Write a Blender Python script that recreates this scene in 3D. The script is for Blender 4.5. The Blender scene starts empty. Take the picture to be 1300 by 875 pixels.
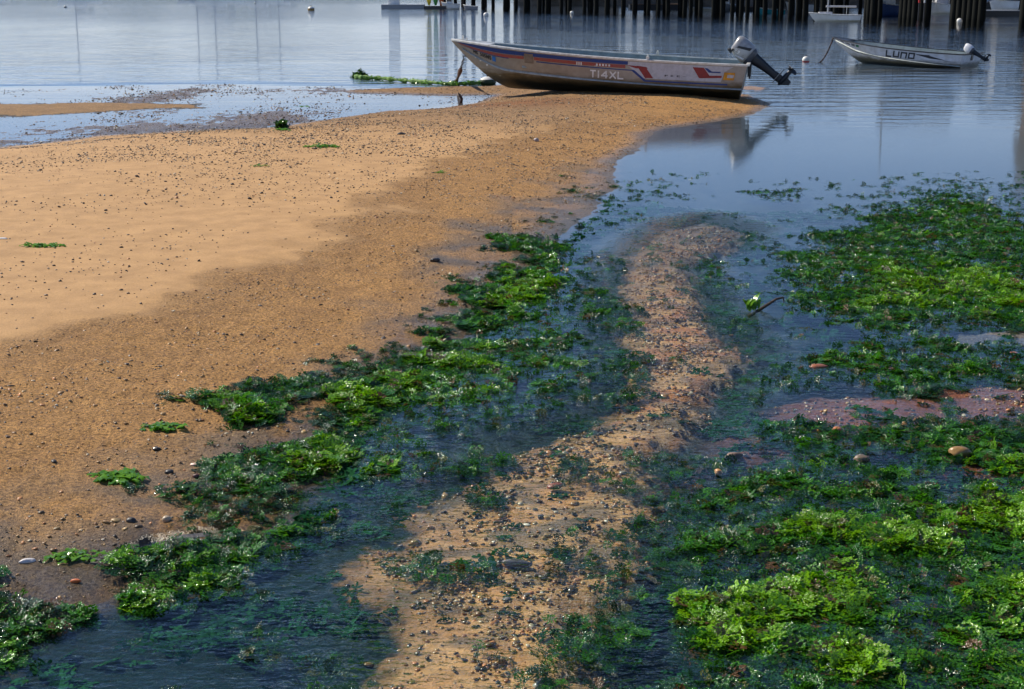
import bpy, bmesh, math, random
import numpy as np
from mathutils import Vector, Matrix, Euler

R = math.radians
rnd = random.Random(7)
rng = np.random.default_rng(7)
scene = bpy.context.scene

# ------------------------------------------------------------------ camera, sky, sun, exposure
EYE = 1.62
FPX = 1805.0                      # focal length in pixels of a 1300 px wide frame
PITCH = R(14.06)
cam_d = bpy.data.cameras.new('camera')
cam = bpy.data.objects.new('camera', cam_d)
scene.collection.objects.link(cam)
cam.location = (0, 0, EYE)
cam.rotation_euler = (R(90) - PITCH, 0, 0)
cam_d.sensor_width = 36.0
cam_d.lens = 36.0 * FPX / 1300.0
cam_d.clip_start = 0.05
cam_d.clip_end = 8000
scene.camera = cam

SUN_AZ = R(-58)                   # measured from +Y towards +X (negative: to the left)
SUN_EL = R(41)
world = bpy.data.worlds.new('World')
scene.world = world
world.use_nodes = True
wn = world.node_tree
wn.nodes.clear()
w_out = wn.nodes.new('ShaderNodeOutputWorld')
w_bg = wn.nodes.new('ShaderNodeBackground')
w_sky = wn.nodes.new('ShaderNodeTexSky')
w_sky.sky_type = 'NISHITA'
w_sky.sun_disc = False
w_sky.sun_elevation = SUN_EL
w_sky.sun_rotation = SUN_AZ
w_sky.altitude = 3200
w_sky.air_density = 1.0
w_sky.dust_density = 0.0
w_sky.ozone_density = 8.0
w_bg.inputs['Strength'].default_value = 0.11
# thin broken cloud mixed over the whole sky
tc = wn.nodes.new('ShaderNodeTexCoord')
mp = wn.nodes.new('ShaderNodeMapping'); mp.inputs['Scale'].default_value = (1.0, 1.0, 4.5)
cn = wn.nodes.new('ShaderNodeTexNoise'); cn.inputs['Scale'].default_value = 3.2
cn.inputs['Detail'].default_value = 6.0; cn.inputs['Roughness'].default_value = 0.6
cr = wn.nodes.new('ShaderNodeValToRGB')
cr.color_ramp.elements[0].position = 0.54; cr.color_ramp.elements[0].color = (0, 0, 0, 1)
cr.color_ramp.elements[1].position = 0.78; cr.color_ramp.elements[1].color = (0.10, 0.10, 0.10, 1)
mx = wn.nodes.new('ShaderNodeMix'); mx.data_type = 'RGBA'
wn.links.new(tc.outputs['Generated'], mp.inputs['Vector'])
wn.links.new(mp.outputs[0], cn.inputs['Vector'])
wn.links.new(cn.outputs[0], cr.inputs[0])
sx = wn.nodes.new('ShaderNodeSeparateXYZ'); wn.links.new(tc.outputs['Generated'], sx.inputs[0])
def wmath(op, a, b=None):
    n = wn.nodes.new('ShaderNodeMath'); n.operation = op; n.use_clamp = False
    for i, q in enumerate((a, b)):
        if q is None: continue
        if isinstance(q, (int, float)): n.inputs[i].default_value = q
        else: wn.links.new(q, n.inputs[i])
    return n.outputs[0]
zz = wmath('ADD', wmath('MAXIMUM', sx.outputs['Z'], 0.0), 0.03)
veil = wmath('MINIMUM', wmath('DIVIDE', 0.00048, wmath('POWER', zz, 3.0)), 0.80)          # a thin high veil looks denser towards the horizon
wn.links.new(wmath('MINIMUM', wmath('ADD', cr.outputs[0], veil), 0.85), mx.inputs[0])
wn.links.new(w_sky.outputs[0], mx.inputs[6])
mx.inputs[7].default_value = (8.6, 8.9, 9.4, 1)
wn.links.new(mx.outputs[2], w_bg.inputs['Color'])
wn.links.new(w_bg.outputs[0], w_out.inputs['Surface'])

sun_d = bpy.data.lights.new('sun', 'SUN')
sun_d.energy = 5.0
sun_d.angle = R(0.5)
sun_d.color = (1.0, 0.92, 0.78)
sun = bpy.data.objects.new('sun', sun_d)
scene.collection.objects.link(sun)
sd_ = Vector((math.sin(SUN_AZ) * math.cos(SUN_EL), math.cos(SUN_AZ) * math.cos(SUN_EL), math.sin(SUN_EL)))
sun.rotation_euler = sd_.to_track_quat('Z', 'Y').to_euler()

scene.view_settings.view_transform = 'Standard'
scene.view_settings.look = 'None'
scene.view_settings.exposure = 0.28
scene.view_settings.gamma = 1.0

# ------------------------------------------------------------------ helpers
def G(px, py, z=0.0):
    """where the sight line through a point of the 1300x875 photograph meets height z"""
    cx = (px - 650) / FPX; cy = (437.5 - py) / FPX
    dy = math.cos(PITCH) + cy * math.sin(PITCH)
    dz = -math.sin(PITCH) + cy * math.cos(PITCH)
    k = (z - EYE) / dz
    return (cx * k, dy * k)

def GP(pts): return np.array([G(*p) for p in pts], dtype=np.float32)

COL = scene.collection

def tag(o, label=None, cat=None, group=None, kind=None):
    if label: o['label'] = label
    if cat: o['category'] = cat
    if group: o['group'] = group
    if kind: o['kind'] = kind
    return o

def empty(name, loc=(0, 0, 0), rot=(0, 0, 0), parent=None):
    o = bpy.data.objects.new(name, None)
    o.empty_display_size = 0.2
    COL.objects.link(o); o.location = loc; o.rotation_euler = rot
    if parent: o.parent = parent
    return o

def mesh_obj(name, verts, faces, mat=None, parent=None, smooth=False, loc=None):
    me = bpy.data.meshes.new(name)
    me.from_pydata([tuple(v) for v in verts], [], faces)
    me.update()
    if smooth: me.polygons.foreach_set('use_smooth', [True] * len(me.polygons))
    if mat: me.materials.append(mat)
    o = bpy.data.objects.new(name, me)
    COL.objects.link(o)
    if parent: o.parent = parent
    if loc: o.location = loc
    return o

def np_mesh(name, co, quads, smooth=True):
    me = bpy.data.meshes.new(name)
    n = len(co); f = len(quads)
    me.vertices.add(n); me.vertices.foreach_set('co', co.astype(np.float32).ravel())
    me.loops.add(f * 4); me.polygons.add(f)
    me.loops.foreach_set('vertex_index', quads.astype(np.int32).ravel())
    me.polygons.foreach_set('loop_start', np.arange(0, f * 4, 4, dtype=np.int32))
    try: me.polygons.foreach_set('loop_total', np.full(f, 4, dtype=np.int32))
    except Exception: pass
    me.update(calc_edges=True)
    if smooth: me.polygons.foreach_set('use_smooth', np.ones(f, dtype=bool))
    return me

class MB:
    """collects simple solids into one mesh"""
    def __init__(s): s.v = []; s.f = []
    def add(s, v, f):
        b = len(s.v); s.v += [tuple(a) for a in v]; s.f += [tuple(b + i for i in q) for q in f]; return s
    def box(s, c, d, rz=0.0, m=None):
        x, y, z = d[0] / 2, d[1] / 2, d[2] / 2
        v = [Vector((sx * x, sy * y, sz * z)) for sz in (-1, 1) for sx, sy in ((-1, -1), (1, -1), (1, 1), (-1, 1))]
        M = m if m else Matrix.Rotation(rz, 3, 'Z')
        v = [M @ a + Vector(c) for a in v]
        return s.add(v, [(3, 2, 1, 0), (4, 5, 6, 7), (0, 1, 5, 4), (1, 2, 6, 5), (2, 3, 7, 6), (3, 0, 4, 7)])
    def tube(s, pts, r, n=8, caps=True):
        pts = [Vector(p) for p in pts]
        rs = r if isinstance(r, (list, tuple)) else [r] * len(pts)
        v = []; prev = None
        for i, p in enumerate(pts):
            d = (pts[min(i + 1, len(pts) - 1)] - pts[max(i - 1, 0)]).normalized()
            if prev is None:
                a = d.orthogonal().normalized()
            else:
                a = (prev - d * prev.dot(d)).normalized()
            prev = a; b = d.cross(a)
            for k in range(n):
                t = 2 * math.pi * k / n
                v.append(p + (a * math.cos(t) + b * math.sin(t)) * rs[i])
        f = []
        for i in range(len(pts) - 1):
            for k in range(n):
                k2 = (k + 1) % n
                f.append((i * n + k, i * n + k2, (i + 1) * n + k2, (i + 1) * n + k))
        if caps:
            f.append(tuple(range(n))[::-1]); f.append(tuple(range((len(pts) - 1) * n, len(pts) * n)))
        return s.add(v, f)
    def rings(s, rings, cap=True):
        n = len(rings[0]); v = [p for r in rings for p in r]; f = []
        for i in range(len(rings) - 1):
            for k in range(n):
                k2 = (k + 1) % n
                f.append((i * n + k, i * n + k2, (i + 1) * n + k2, (i + 1) * n + k))
        if cap:
            f.append(tuple(range(n))[::-1]); f.append(tuple(range((len(rings) - 1) * n, len(rings) * n)))
        return s.add(v, f)
    def build(s, name, mat, parent=None, smooth=False, loc=None):
        return mesh_obj(name, s.v, s.f, mat, parent, smooth, loc)

def autosmooth(o, ang=35):
    me = o.data
    me.polygons.foreach_set('use_smooth', [True] * len(me.polygons))
    try: me.set_sharp_from_angle(angle=R(ang))
    except Exception: pass
    return o

def bevel(o, w, seg=2):
    m = o.modifiers.new('bevel', 'BEVEL'); m.width = w; m.segments = seg; m.limit_method = 'ANGLE'; m.angle_limit = R(40)
    return o

# ------------------------------------------------------------------ materials
def pbr(name, col, rough=0.6, metal=0.0, col2=None, nscale=12.0, bump=0.0, bscale=40.0, spec=0.5, nlo=0.4, nhi=0.62, stretch=(1, 1, 1)):
    m = bpy.data.materials.new(name); m.use_nodes = True
    nt = m.node_tree; p = nt.nodes['Principled BSDF']
    p.inputs['Base Color'].default_value = (*col, 1); p.inputs['Roughness'].default_value = rough
    p.inputs['Metallic'].default_value = metal
    p.inputs['Specular IOR Level'].default_value = spec
    tcn = nt.nodes.new('ShaderNodeTexCoord'); mpn = nt.nodes.new('ShaderNodeMapping')
    mpn.inputs['Scale'].default_value = stretch
    nt.links.new(tcn.outputs['Object'], mpn.inputs['Vector'])
    c2 = col2 if col2 else tuple(c * 0.72 for c in col)
    n = nt.nodes.new('ShaderNodeTexNoise'); n.inputs['Scale'].default_value = nscale; n.inputs['Detail'].default_value = 7
    n.inputs['Roughness'].default_value = 0.62
    nt.links.new(mpn.outputs[0], n.inputs['Vector'])
    r = nt.nodes.new('ShaderNodeValToRGB')
    r.color_ramp.elements[0].position = nlo; r.color_ramp.elements[0].color = (*col, 1)
    r.color_ramp.elements[1].position = nhi; r.color_ramp.elements[1].color = (*c2, 1)
    nt.links.new(n.outputs[0], r.inputs[0]); nt.links.new(r.outputs[0], p.inputs['Base Color'])
    mr = nt.nodes.new('ShaderNodeMapRange')
    mr.inputs[3].default_value = max(0.02, rough - 0.08); mr.inputs[4].default_value = min(1, rough + 0.12)
    nt.links.new(n.outputs[0], mr.inputs[0]); nt.links.new(mr.outputs[0], p.inputs['Roughness'])
    if bump > 0:
        n2 = nt.nodes.new('ShaderNodeTexNoise'); n2.inputs['Scale'].default_value = bscale; n2.inputs['Detail'].default_value = 5
        nt.links.new(mpn.outputs[0], n2.inputs['Vector'])
        b = nt.nodes.new('ShaderNodeBump'); b.inputs['Strength'].default_value = 1.0; b.inputs['Distance'].default_value = bump
        nt.links.new(n2.outputs[0], b.inputs['Height']); nt.links.new(b.outputs[0], p.inputs['Normal'])
    return m

def gl(nt, t, **kw):
    n = nt.nodes.new(t)
    for k, v in kw.items(): setattr(n, k, v)
    return n

# aluminium boat hull: bare metal, scum and underside shade painted in towards the keel (by height above it)
def hull_metal(name, side, low, stain_shade, z0, z1, metal=0.35, rough=0.45):
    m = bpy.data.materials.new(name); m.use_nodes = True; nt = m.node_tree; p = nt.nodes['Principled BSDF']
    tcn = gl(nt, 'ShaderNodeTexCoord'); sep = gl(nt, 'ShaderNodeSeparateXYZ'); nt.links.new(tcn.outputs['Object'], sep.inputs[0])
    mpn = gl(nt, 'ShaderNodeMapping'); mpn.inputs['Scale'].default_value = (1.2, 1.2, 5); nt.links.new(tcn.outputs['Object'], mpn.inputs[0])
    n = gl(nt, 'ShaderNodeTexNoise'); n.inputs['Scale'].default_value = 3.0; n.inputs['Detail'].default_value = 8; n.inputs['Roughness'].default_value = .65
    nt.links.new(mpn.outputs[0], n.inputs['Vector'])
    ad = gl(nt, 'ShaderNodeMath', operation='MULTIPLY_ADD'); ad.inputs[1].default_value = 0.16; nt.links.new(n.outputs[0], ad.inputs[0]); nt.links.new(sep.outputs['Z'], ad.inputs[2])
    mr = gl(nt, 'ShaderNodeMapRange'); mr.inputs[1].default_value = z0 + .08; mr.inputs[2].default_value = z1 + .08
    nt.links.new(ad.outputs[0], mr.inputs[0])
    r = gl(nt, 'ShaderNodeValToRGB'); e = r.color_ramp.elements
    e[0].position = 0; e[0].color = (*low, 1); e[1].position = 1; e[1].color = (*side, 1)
    k = r.color_ramp.elements.new(0.55); k.color = (*stain_shade, 1)
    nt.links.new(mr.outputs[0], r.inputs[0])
    n2 = gl(nt, 'ShaderNodeTexNoise'); n2.inputs['Scale'].default_value = 9; n2.inputs['Detail'].default_value = 8
    nt.links.new(tcn.outputs['Object'], n2.inputs['Vector'])
    mm = gl(nt, 'ShaderNodeMix', data_type='RGBA', blend_type='MULTIPLY'); mm.inputs[0].default_value = 0.5
    r2 = gl(nt, 'ShaderNodeValToRGB'); r2.color_ramp.elements[0].position = .35; r2.color_ramp.elements[0].color = (.6, .58, .52, 1); r2.color_ramp.elements[1].position = .65
    nt.links.new(n2.outputs[0], r2.inputs[0]); nt.links.new(r.outputs[0], mm.inputs[6]); nt.links.new(r2.outputs[0], mm.inputs[7])
    nt.links.new(mm.outputs[2], p.inputs['Base Color'])
    me = gl(nt, 'ShaderNodeMath', operation='MULTIPLY'); me.inputs[1].default_value = metal; nt.links.new(mr.outputs[0], me.inputs[0])
    nt.links.new(me.outputs[0], p.inputs['Metallic'])
    p.inputs['Roughness'].default_value = rough
    b = gl(nt, 'ShaderNodeBump'); b.inputs['Distance'].default_value = 0.002; nt.links.new(n.outputs[0], b.inputs['Height']); nt.links.new(b.outputs[0], p.inputs['Normal'])
    return m

M_hull = hull_metal('bare aluminium hull with scum and painted shade', (.40, .37, .32), (.008, .009, .005), (.13, .095, .045), .13, .31)
M_hull2 = hull_metal('grey white painted hull', (.66, .67, .72), (.015, .018, .016), (.14, .13, .10), .04, .24, metal=.05, rough=.35)  # lower sides darkened in the colour as underside shade
M_inner = pbr('hull inside grey', (.30, .36, .36), .5, .2, (.22, .26, .25), 8)
M_gun = pbr('pale gunwale metal', (.82, .80, .74), .35, .35, (.55, .53, .47), 10)
M_rail = pbr('rail strip', (.36, .40, .40), .5, .3, (.27, .29, .27), 14)
M_blue = pbr('navy stripe', (.006, .055, .24), .45, 0, (.02, .045, .18), 30)
M_red = pbr('faded red stripe', (.36, .06, .045), .5, 0, (.30, .10, .08), 20)
M_dred = pbr('dark red stripe', (.30, .03, .03), .5, 0, (.24, .03, .03), 20)
M_white = pbr('off white decal', (.55, .55, .58), .45, 0, (.46, .46, .48), 20)
M_silver = pbr('silver letters', (.85, .84, .80), .4, .1)
M_dark = pbr('near black', (.015, .016, .02), .4, 0, (.03, .03, .035), 15)
M_orange = pbr('orange label', (.80, .35, .02), .5)
M_sky = pbr('bright blue sticker', (.02, .20, .60), .4)
M_greenst = pbr('green sticker', (.0, .16, .06), .4)
M_patch = pbr('rubbed metal patch', (.26, .21, .16), .6, .2)
M_cowl = pbr('worn silver cowling', (.42, .42, .42), .3, .1, (.20, .19, .19), 5, spec=.6)
M_cowlw = pbr('off white cowling', (.72, .72, .74), .3, 0, (.6, .6, .62), 6, spec=.6)
M_cowld = pbr('charcoal cowling side', (.10, .105, .12), .35, 0, (.06, .06, .07), 6)
M_leg = pbr('blue black outboard leg', (.006, .011, .018), .4, 0, (.012, .018, .026), 10)
M_rope = pbr('weedy green rope', (.06, .15, .02), .7, 0, (.16, .28, .04), 18, bump=.006, bscale=60, nlo=.42, nhi=.58)
M_rusty = pbr('rusty brown rope', (.10, .035, .02), .8, 0, (.05, .03, .02), 30, bump=.003)
M_chain = pbr('dark chain', (.03, .03, .03), .5, .6)
M_scum = pbr('dark weed', (.015, .03, .012), .5, 0, (.03, .06, .015), 20, bump=.006, bscale=50)
M_buoy = pbr('white buoy', (.75, .74, .70), .4, 0, (.6, .58, .5), 8)
M_buoyo = pbr('ochre band', (.45, .28, .08), .6, 0, (.12, .07, .03), 8)
M_redp = pbr('red paint', (.6, .03, .03), .5)
M_wood = pbr('old driftwood', (.07, .045, .03), .8, 0, (.03, .02, .015), 30, bump=.003, stretch=(1, 1, 5))

# timber piles, black below (tide weed plus backlit shade painted in), grey brown above
def pile_mat(name, top, top2):
    m = bpy.data.materials.new(name); m.use_nodes = True; nt = m.node_tree; p = nt.nodes['Principled BSDF']
    g = gl(nt, 'ShaderNodeNewGeometry'); sep = gl(nt, 'ShaderNodeSeparateXYZ'); nt.links.new(g.outputs['Position'], sep.inputs[0])
    mpn = gl(nt, 'ShaderNodeMapping'); mpn.inputs['Scale'].default_value = (6, 6, .6); nt.links.new(g.outputs['Position'], mpn.inputs[0])
    n = gl(nt, 'ShaderNodeTexNoise'); n.inputs['Scale'].default_value = 2; n.inputs['Detail'].default_value = 6; nt.links.new(mpn.outputs[0], n.inputs['Vector'])
    r = gl(nt, 'ShaderNodeValToRGB'); r.color_ramp.elements[0].color = (*top, 1); r.color_ramp.elements[1].color = (*top2, 1)
    r.color_ramp.elements[0].position = .4; r.color_ramp.elements[1].position = .6
    nt.links.new(n.outputs[0], r.inputs[0])
    mr = gl(nt, 'ShaderNodeMapRange'); mr.inputs[1].default_value = 3.0; mr.inputs[2].default_value = 3.6
    ad = gl(nt, 'ShaderNodeMath', operation='ADD'); nt.links.new(sep.outputs['Z'], ad.inputs[0]); nt.links.new(n.outputs[0], ad.inputs[1])
    nt.links.new(ad.outputs[0], mr.inputs[0])
    mm = gl(nt, 'ShaderNodeMix', data_type='RGBA'); mm.inputs[6].default_value = (.008, .009, .008, 1)
    nt.links.new(mr.outputs[0], mm.inputs[0]); nt.links.new(r.outputs[0], mm.inputs[7]); nt.links.new(mm.outputs[2], p.inputs['Base Color'])
    p.inputs['Roughness'].default_value = .9; p.inputs['Specular IOR Level'].default_value = .15
    return m
M_pile = pile_mat('weathered pile', (.05, .042, .035), (.02, .018, .016))
M_deck = pbr('deck timber', (.06, .05, .042), .85, 0, (.035, .03, .026), 3)

# terrain: colour from what lies there, relief from noise
def terrain_mat():
    m = bpy.data.materials.new('sand and mud bed'); m.use_nodes = True; nt = m.node_tree; p = nt.nodes['Principled BSDF']
    at = gl(nt, 'ShaderNodeAttribute', attribute_name='col'); ms = gl(nt, 'ShaderNodeAttribute', attribute_name='msk')
    g = gl(nt, 'ShaderNodeNewGeometry'); sp = gl(nt, 'ShaderNodeSeparateColor'); nt.links.new(ms.outputs['Color'], sp.inputs[0])
    def noise(s, d=6, r=.6):
        n = gl(nt, 'ShaderNodeTexNoise'); n.inputs['Scale'].default_value = s; n.inputs['Detail'].default_value = d; n.inputs['Roughness'].default_value = r
        nt.links.new(g.outputs['Position'], n.inputs['Vector']); return n
    n1 = noise(80, 8, .72); n2 = noise(260, 4); n3 = noise(6, 5)
    # grit colour speckle
    r1 = gl(nt, 'ShaderNodeValToRGB'); e = r1.color_ramp.elements
    e[0].position = .37; e[0].color = (.28, .22, .16, 1); e[1].position = .60; e[1].color = (1.5, 1.46, 1.36, 1)
    nt.links.new(n1.outputs[0], r1.inputs[0])
    r2 = gl(nt, 'ShaderNodeValToRGB'); e = r2.color_ramp.elements
    e[0].position = .36; e[0].color = (.55, .50, .45, 1); e[1].position = .64; e[1].color = (1.3, 1.28, 1.2, 1)
    nt.links.new(n2.outputs[0], r2.inputs[0])
    r3 = gl(nt, 'ShaderNodeValToRGB'); e = r3.color_ramp.elements
    e[0].position = .35; e[0].color = (.86, .84, .8, 1); e[1].position = .65; e[1].color = (1.1, 1.1, 1.1, 1)
    nt.links.new(n3.outputs[0], r3.inputs[0])
    def mul(fac, a, b):
        x = gl(nt, 'ShaderNodeMix', data_type='RGBA', blend_type='MULTIPLY'); x.clamp_result = False
        if isinstance(fac, float): x.inputs[0].default_value = fac
        else: nt.links.new(fac, x.inputs[0])
        nt.links.new(a, x.inputs[6]); nt.links.new(b, x.inputs[7]); return x.outputs[2]
    c = mul(1.0, at.outputs['Color'], r3.outputs[0])
    g1 = gl(nt, 'ShaderNodeMapRange'); g1.inputs[3].default_value = .15; g1.inputs[4].default_value = .95; nt.links.new(sp.outputs[0], g1.inputs[0])
    c = mul(g1.outputs[0], c, r1.outputs[0])
    c = mul(g1.outputs[0], c, r2.outputs[0])
    nt.links.new(c, p.inputs['Base Color'])
    rr = gl(nt, 'ShaderNodeMapRange'); rr.inputs[3].default_value = .85; rr.inputs[4].default_value = .28; nt.links.new(sp.outputs[1], rr.inputs[0])
    nt.links.new(rr.outputs[0], p.inputs['Roughness'])
    hs = gl(nt, 'ShaderNodeMath', operation='MULTIPLY_ADD'); hs.inputs[1].default_value = .35; nt.links.new(n2.outputs[0], hs.inputs[0]); nt.links.new(n1.outputs[0], hs.inputs[2])
    hm = gl(nt, 'ShaderNodeMapRange'); hm.inputs[3].default_value = .004; hm.inputs[4].default_value = .045; nt.links.new(sp.outputs[0], hm.inputs[0])
    b = gl(nt, 'ShaderNodeBump'); nt.links.new(hs.outputs[0], b.inputs['Height']); nt.links.new(hm.outputs[0], b.inputs['Distance'])
    nt.links.new(b.outputs[0], p.inputs['Normal'])
    return m
M_ter = terrain_mat()

def water_mat():
    m = bpy.data.materials.new('water'); m.use_nodes = True; nt = m.node_tree; nt.nodes.clear()
    out = gl(nt, 'ShaderNodeOutputMaterial'); g = gl(nt, 'ShaderNodeNewGeometry')
    ms = gl(nt, 'ShaderNodeAttribute', attribute_name='wav'); sp = gl(nt, 'ShaderNodeSeparateColor'); nt.links.new(ms.outputs['Color'], sp.inputs[0])
    def noise(s, sc, d=3, rot=0.0):
        mpn = gl(nt, 'ShaderNodeMapping'); mpn.inputs['Scale'].default_value = sc; mpn.inputs['Rotation'].default_value = (0, 0, rot)
        nt.links.new(g.outputs['Position'], mpn.inputs[0])
        n = gl(nt, 'ShaderNodeTexNoise'); n.inputs['Scale'].default_value = s; n.inputs['Detail'].default_value = d; n.inputs['Roughness'].default_value = .5
        nt.links.new(mpn.outputs[0], n.inputs['Vector']); return n.outputs[0]
    far = noise(1.0, (.9, 2.6, 1), 4); chop = noise(1.0, (9, 17, 1), 3, .25); fine = noise(1.0, (30, 52, 1), 2, -.35); swell = noise(.35, (.5, 1.4, 1), 2, .1)
    def mulc(a, fac, k):
        x = gl(nt, 'ShaderNodeMath', operation='MULTIPLY'); nt.links.new(a, x.inputs[0])
        y = gl(nt, 'ShaderNodeMath', operation='MULTIPLY'); y.inputs[1].default_value = k; nt.links.new(fac, y.inputs[0]); nt.links.new(y.outputs[0], x.inputs[1]); return x.outputs[0]
    def add(a, b):
        x = gl(nt, 'ShaderNodeMath', operation='ADD'); nt.links.new(a, x.inputs[0]); nt.links.new(b, x.inputs[1]); return x.outputs[0]
    h = add(mulc(far, sp.outputs[0], .040), mulc(chop, sp.outputs[1], .011))
    band = noise(1.0, (.22, 1.7, 1), 3, -.05)
    h = add(h, mulc(fine, sp.outputs[2], .0042)); h = add(h, mulc(swell, sp.outputs[0], .030)); h = add(h, mulc(band, sp.outputs[0], .030))
    b = gl(nt, 'ShaderNodeBump'); b.inputs['Distance'].default_value = 1.0; nt.links.new(h, b.inputs['Height'])
    fr = gl(nt, 'ShaderNodeFresnel'); fr.inputs[0].default_value = 1.33; nt.links.new(b.outputs[0], fr.inputs['Normal'])
    gs = gl(nt, 'ShaderNodeBsdfGlossy'); gs.inputs['Roughness'].default_value = .03; nt.links.new(b.outputs[0], gs.inputs['Normal'])
    tr = gl(nt, 'ShaderNodeBsdfTransparent'); tr.inputs[0].default_value = (.93, .98, .97, 1)
    mx = gl(nt, 'ShaderNodeMixShader'); bk = gl(nt, 'ShaderNodeMix', data_type='FLOAT'); bk.inputs[3].default_value = .04      # seen from below: nearly clear
    nt.links.new(g.outputs['Backfacing'], bk.inputs[0]); nt.links.new(fr.outputs[0], bk.inputs[2])
    nt.links.new(bk.outputs[0], mx.inputs[0]); nt.links.new(tr.outputs[0], mx.inputs[1]); nt.links.new(gs.outputs[0], mx.inputs[2])
    nt.links.new(mx.outputs[0], out.inputs[0])
    return m
M_water = water_mat()

def inst_mat(name, rough, transl=0.0, bump=0.0, spec=.5):
    m = bpy.data.materials.new(name); m.use_nodes = True; nt = m.node_tree; p = nt.nodes['Principled BSDF']; out = nt.nodes['Material Output']
    at = gl(nt, 'ShaderNodeAttribute', attribute_name='col', attribute_type='INSTANCER')
    g = gl(nt, 'ShaderNodeNewGeometry'); n = gl(nt, 'ShaderNodeTexNoise'); n.inputs['Scale'].default_value = 70; n.inputs['Detail'].default_value = 3
    nt.links.new(g.outputs['Position'], n.inputs['Vector'])
    r = gl(nt, 'ShaderNodeValToRGB'); e = r.color_ramp.elements; e[0].position = .35; e[0].color = (.55, .6, .5, 1); e[1].position = .65; e[1].color = (1.3, 1.2, 1.0, 1)
    nt.links.new(n.outputs[0], r.inputs[0])
    mm = gl(nt, 'ShaderNodeMix', data_type='RGBA', blend_type='MULTIPLY'); mm.inputs[0].default_value = 1; mm.clamp_result = False
    nt.links.new(at.outputs['Color'], mm.inputs[6]); nt.links.new(r.outputs[0], mm.inputs[7]); nt.links.new(mm.outputs[2], p.inputs['Base Color'])
    p.inputs['Roughness'].default_value = rough; p.inputs['Specular IOR Level'].default_value = spec
    if transl > 0:
        t = gl(nt, 'ShaderNodeBsdfTranslucent'); nt.links.new(mm.outputs[2], t.inputs[0])
        x = gl(nt, 'ShaderNodeMixShader'); x.inputs[0].default_value = transl
        nt.links.new(p.outputs[0], x.inputs[1]); nt.links.new(t.outputs[0], x.inputs[2]); nt.links.new(x.outputs[0], out.inputs[0])
    if bump > 0:
        b = gl(nt, 'ShaderNodeBump'); b.inputs['Distance'].default_value = bump; nt.links.new(n.outputs[0], b.inputs['Height']); nt.links.new(b.outputs[0], p.inputs['Normal'])
    return m
M_weed = inst_mat('wet sea lettuce', .11, .36, .005, .7)
M_weed.node_tree.nodes['Noise Texture'].inputs['Scale'].default_value = 150
M_weedsub = inst_mat('drowned weed', .9, .3, .0, .05)
M_peb = inst_mat('pebble', .5)
M_pebw = inst_mat('wet pebble', .22)

def leaf_mat(name, col, col2):
    m = pbr(name, col, .18, 0, col2, 40, .002, 60)
    nt = m.node_tree; p = nt.nodes['Principled BSDF']; out = nt.nodes['Material Output']
    t = gl(nt, 'ShaderNodeBsdfTranslucent'); t.inputs[0].default_value = (*col2, 1)
    x = gl(nt, 'ShaderNodeMixShader'); x.inputs[0].default_value = .35
    nt.links.new(p.outputs[0], x.inputs[1]); nt.links.new(t.outputs[0], x.inputs[2]); nt.links.new(x.outputs[0], out.inputs[0])
    return m
M_leaf = leaf_mat('green weed', (.06, .18, .015), (.16, .36, .03))
M_leafd = leaf_mat('dark weed blades', (.02, .06, .012), (.05, .12, .02))

# ------------------------------------------------------------------ numpy noise and distance
def _h(ix, iy, s):
    with np.errstate(over='ignore'):
        a = (ix.astype(np.uint32) * np.uint32(374761393) + iy.astype(np.uint32) * np.uint32(668265263) + np.uint32(s * 2246822519 & 0xffffffff))
        a = (a ^ (a >> np.uint32(13))) * np.uint32(1274126177)
        a = a ^ (a >> np.uint32(16))
    return (a & np.uint32(0xffffff)).astype(np.float32) / np.float32(0xffffff)
def vn(x, y, s=0):
    ix = np.floor(x).astype(np.int64); iy = np.floor(y).astype(np.int64)
    fx = (x - ix).astype(np.float32); fy = (y - iy).astype(np.float32)
    fx = fx * fx * (3 - 2 * fx); fy = fy * fy * (3 - 2 * fy)
    ix = ix & 0xffffff; iy = iy & 0xffffff
    a = _h(ix, iy, s); b = _h(ix + 1, iy, s); c = _h(ix, iy + 1, s); d = _h(ix + 1, iy + 1, s)
    return (a * (1 - fx) + b * fx) * (1 - fy) + (c * (1 - fx) + d * fx) * fy
def fbm(x, y, s=0, o=4, g=.5):
    t = 0; a = 1; n = 0
    for i in range(o):
        t = t + a * vn(x * 2 ** i + 17.3 * i, y * 2 ** i - 9.1 * i, s + i); n += a; a *= g
    return t / n                                 # 0..1
def sdf(poly, x, y):
    """signed distance, positive inside"""
    d = np.full(x.shape, 1e9, np.float32); ins = np.zeros(x.shape, bool); n = len(poly)
    for i in range(n):
        ax, ay = poly[i]; bx, by = poly[(i + 1) % n]; ex, ey = bx - ax, by - ay
        wx = x - ax; wy = y - ay
        t = np.clip((wx * ex + wy * ey) / (ex * ex + ey * ey + 1e-9), 0, 1)
        dx = wx - ex * t; dy = wy - ey * t
        np.minimum(d, dx * dx + dy * dy, out=d)
        c = ((ay > y) != (by > y)) & (x < (bx - ax) * (y - ay) / (by - ay + 1e-12) + ax)
        ins ^= c
    d = np.sqrt(d); return np.where(ins, d, -d)
def ss(a, b, x):
    t = np.clip((x - a) / (b - a), 0, 1); return t * t * (3 - 2 * t)

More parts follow.
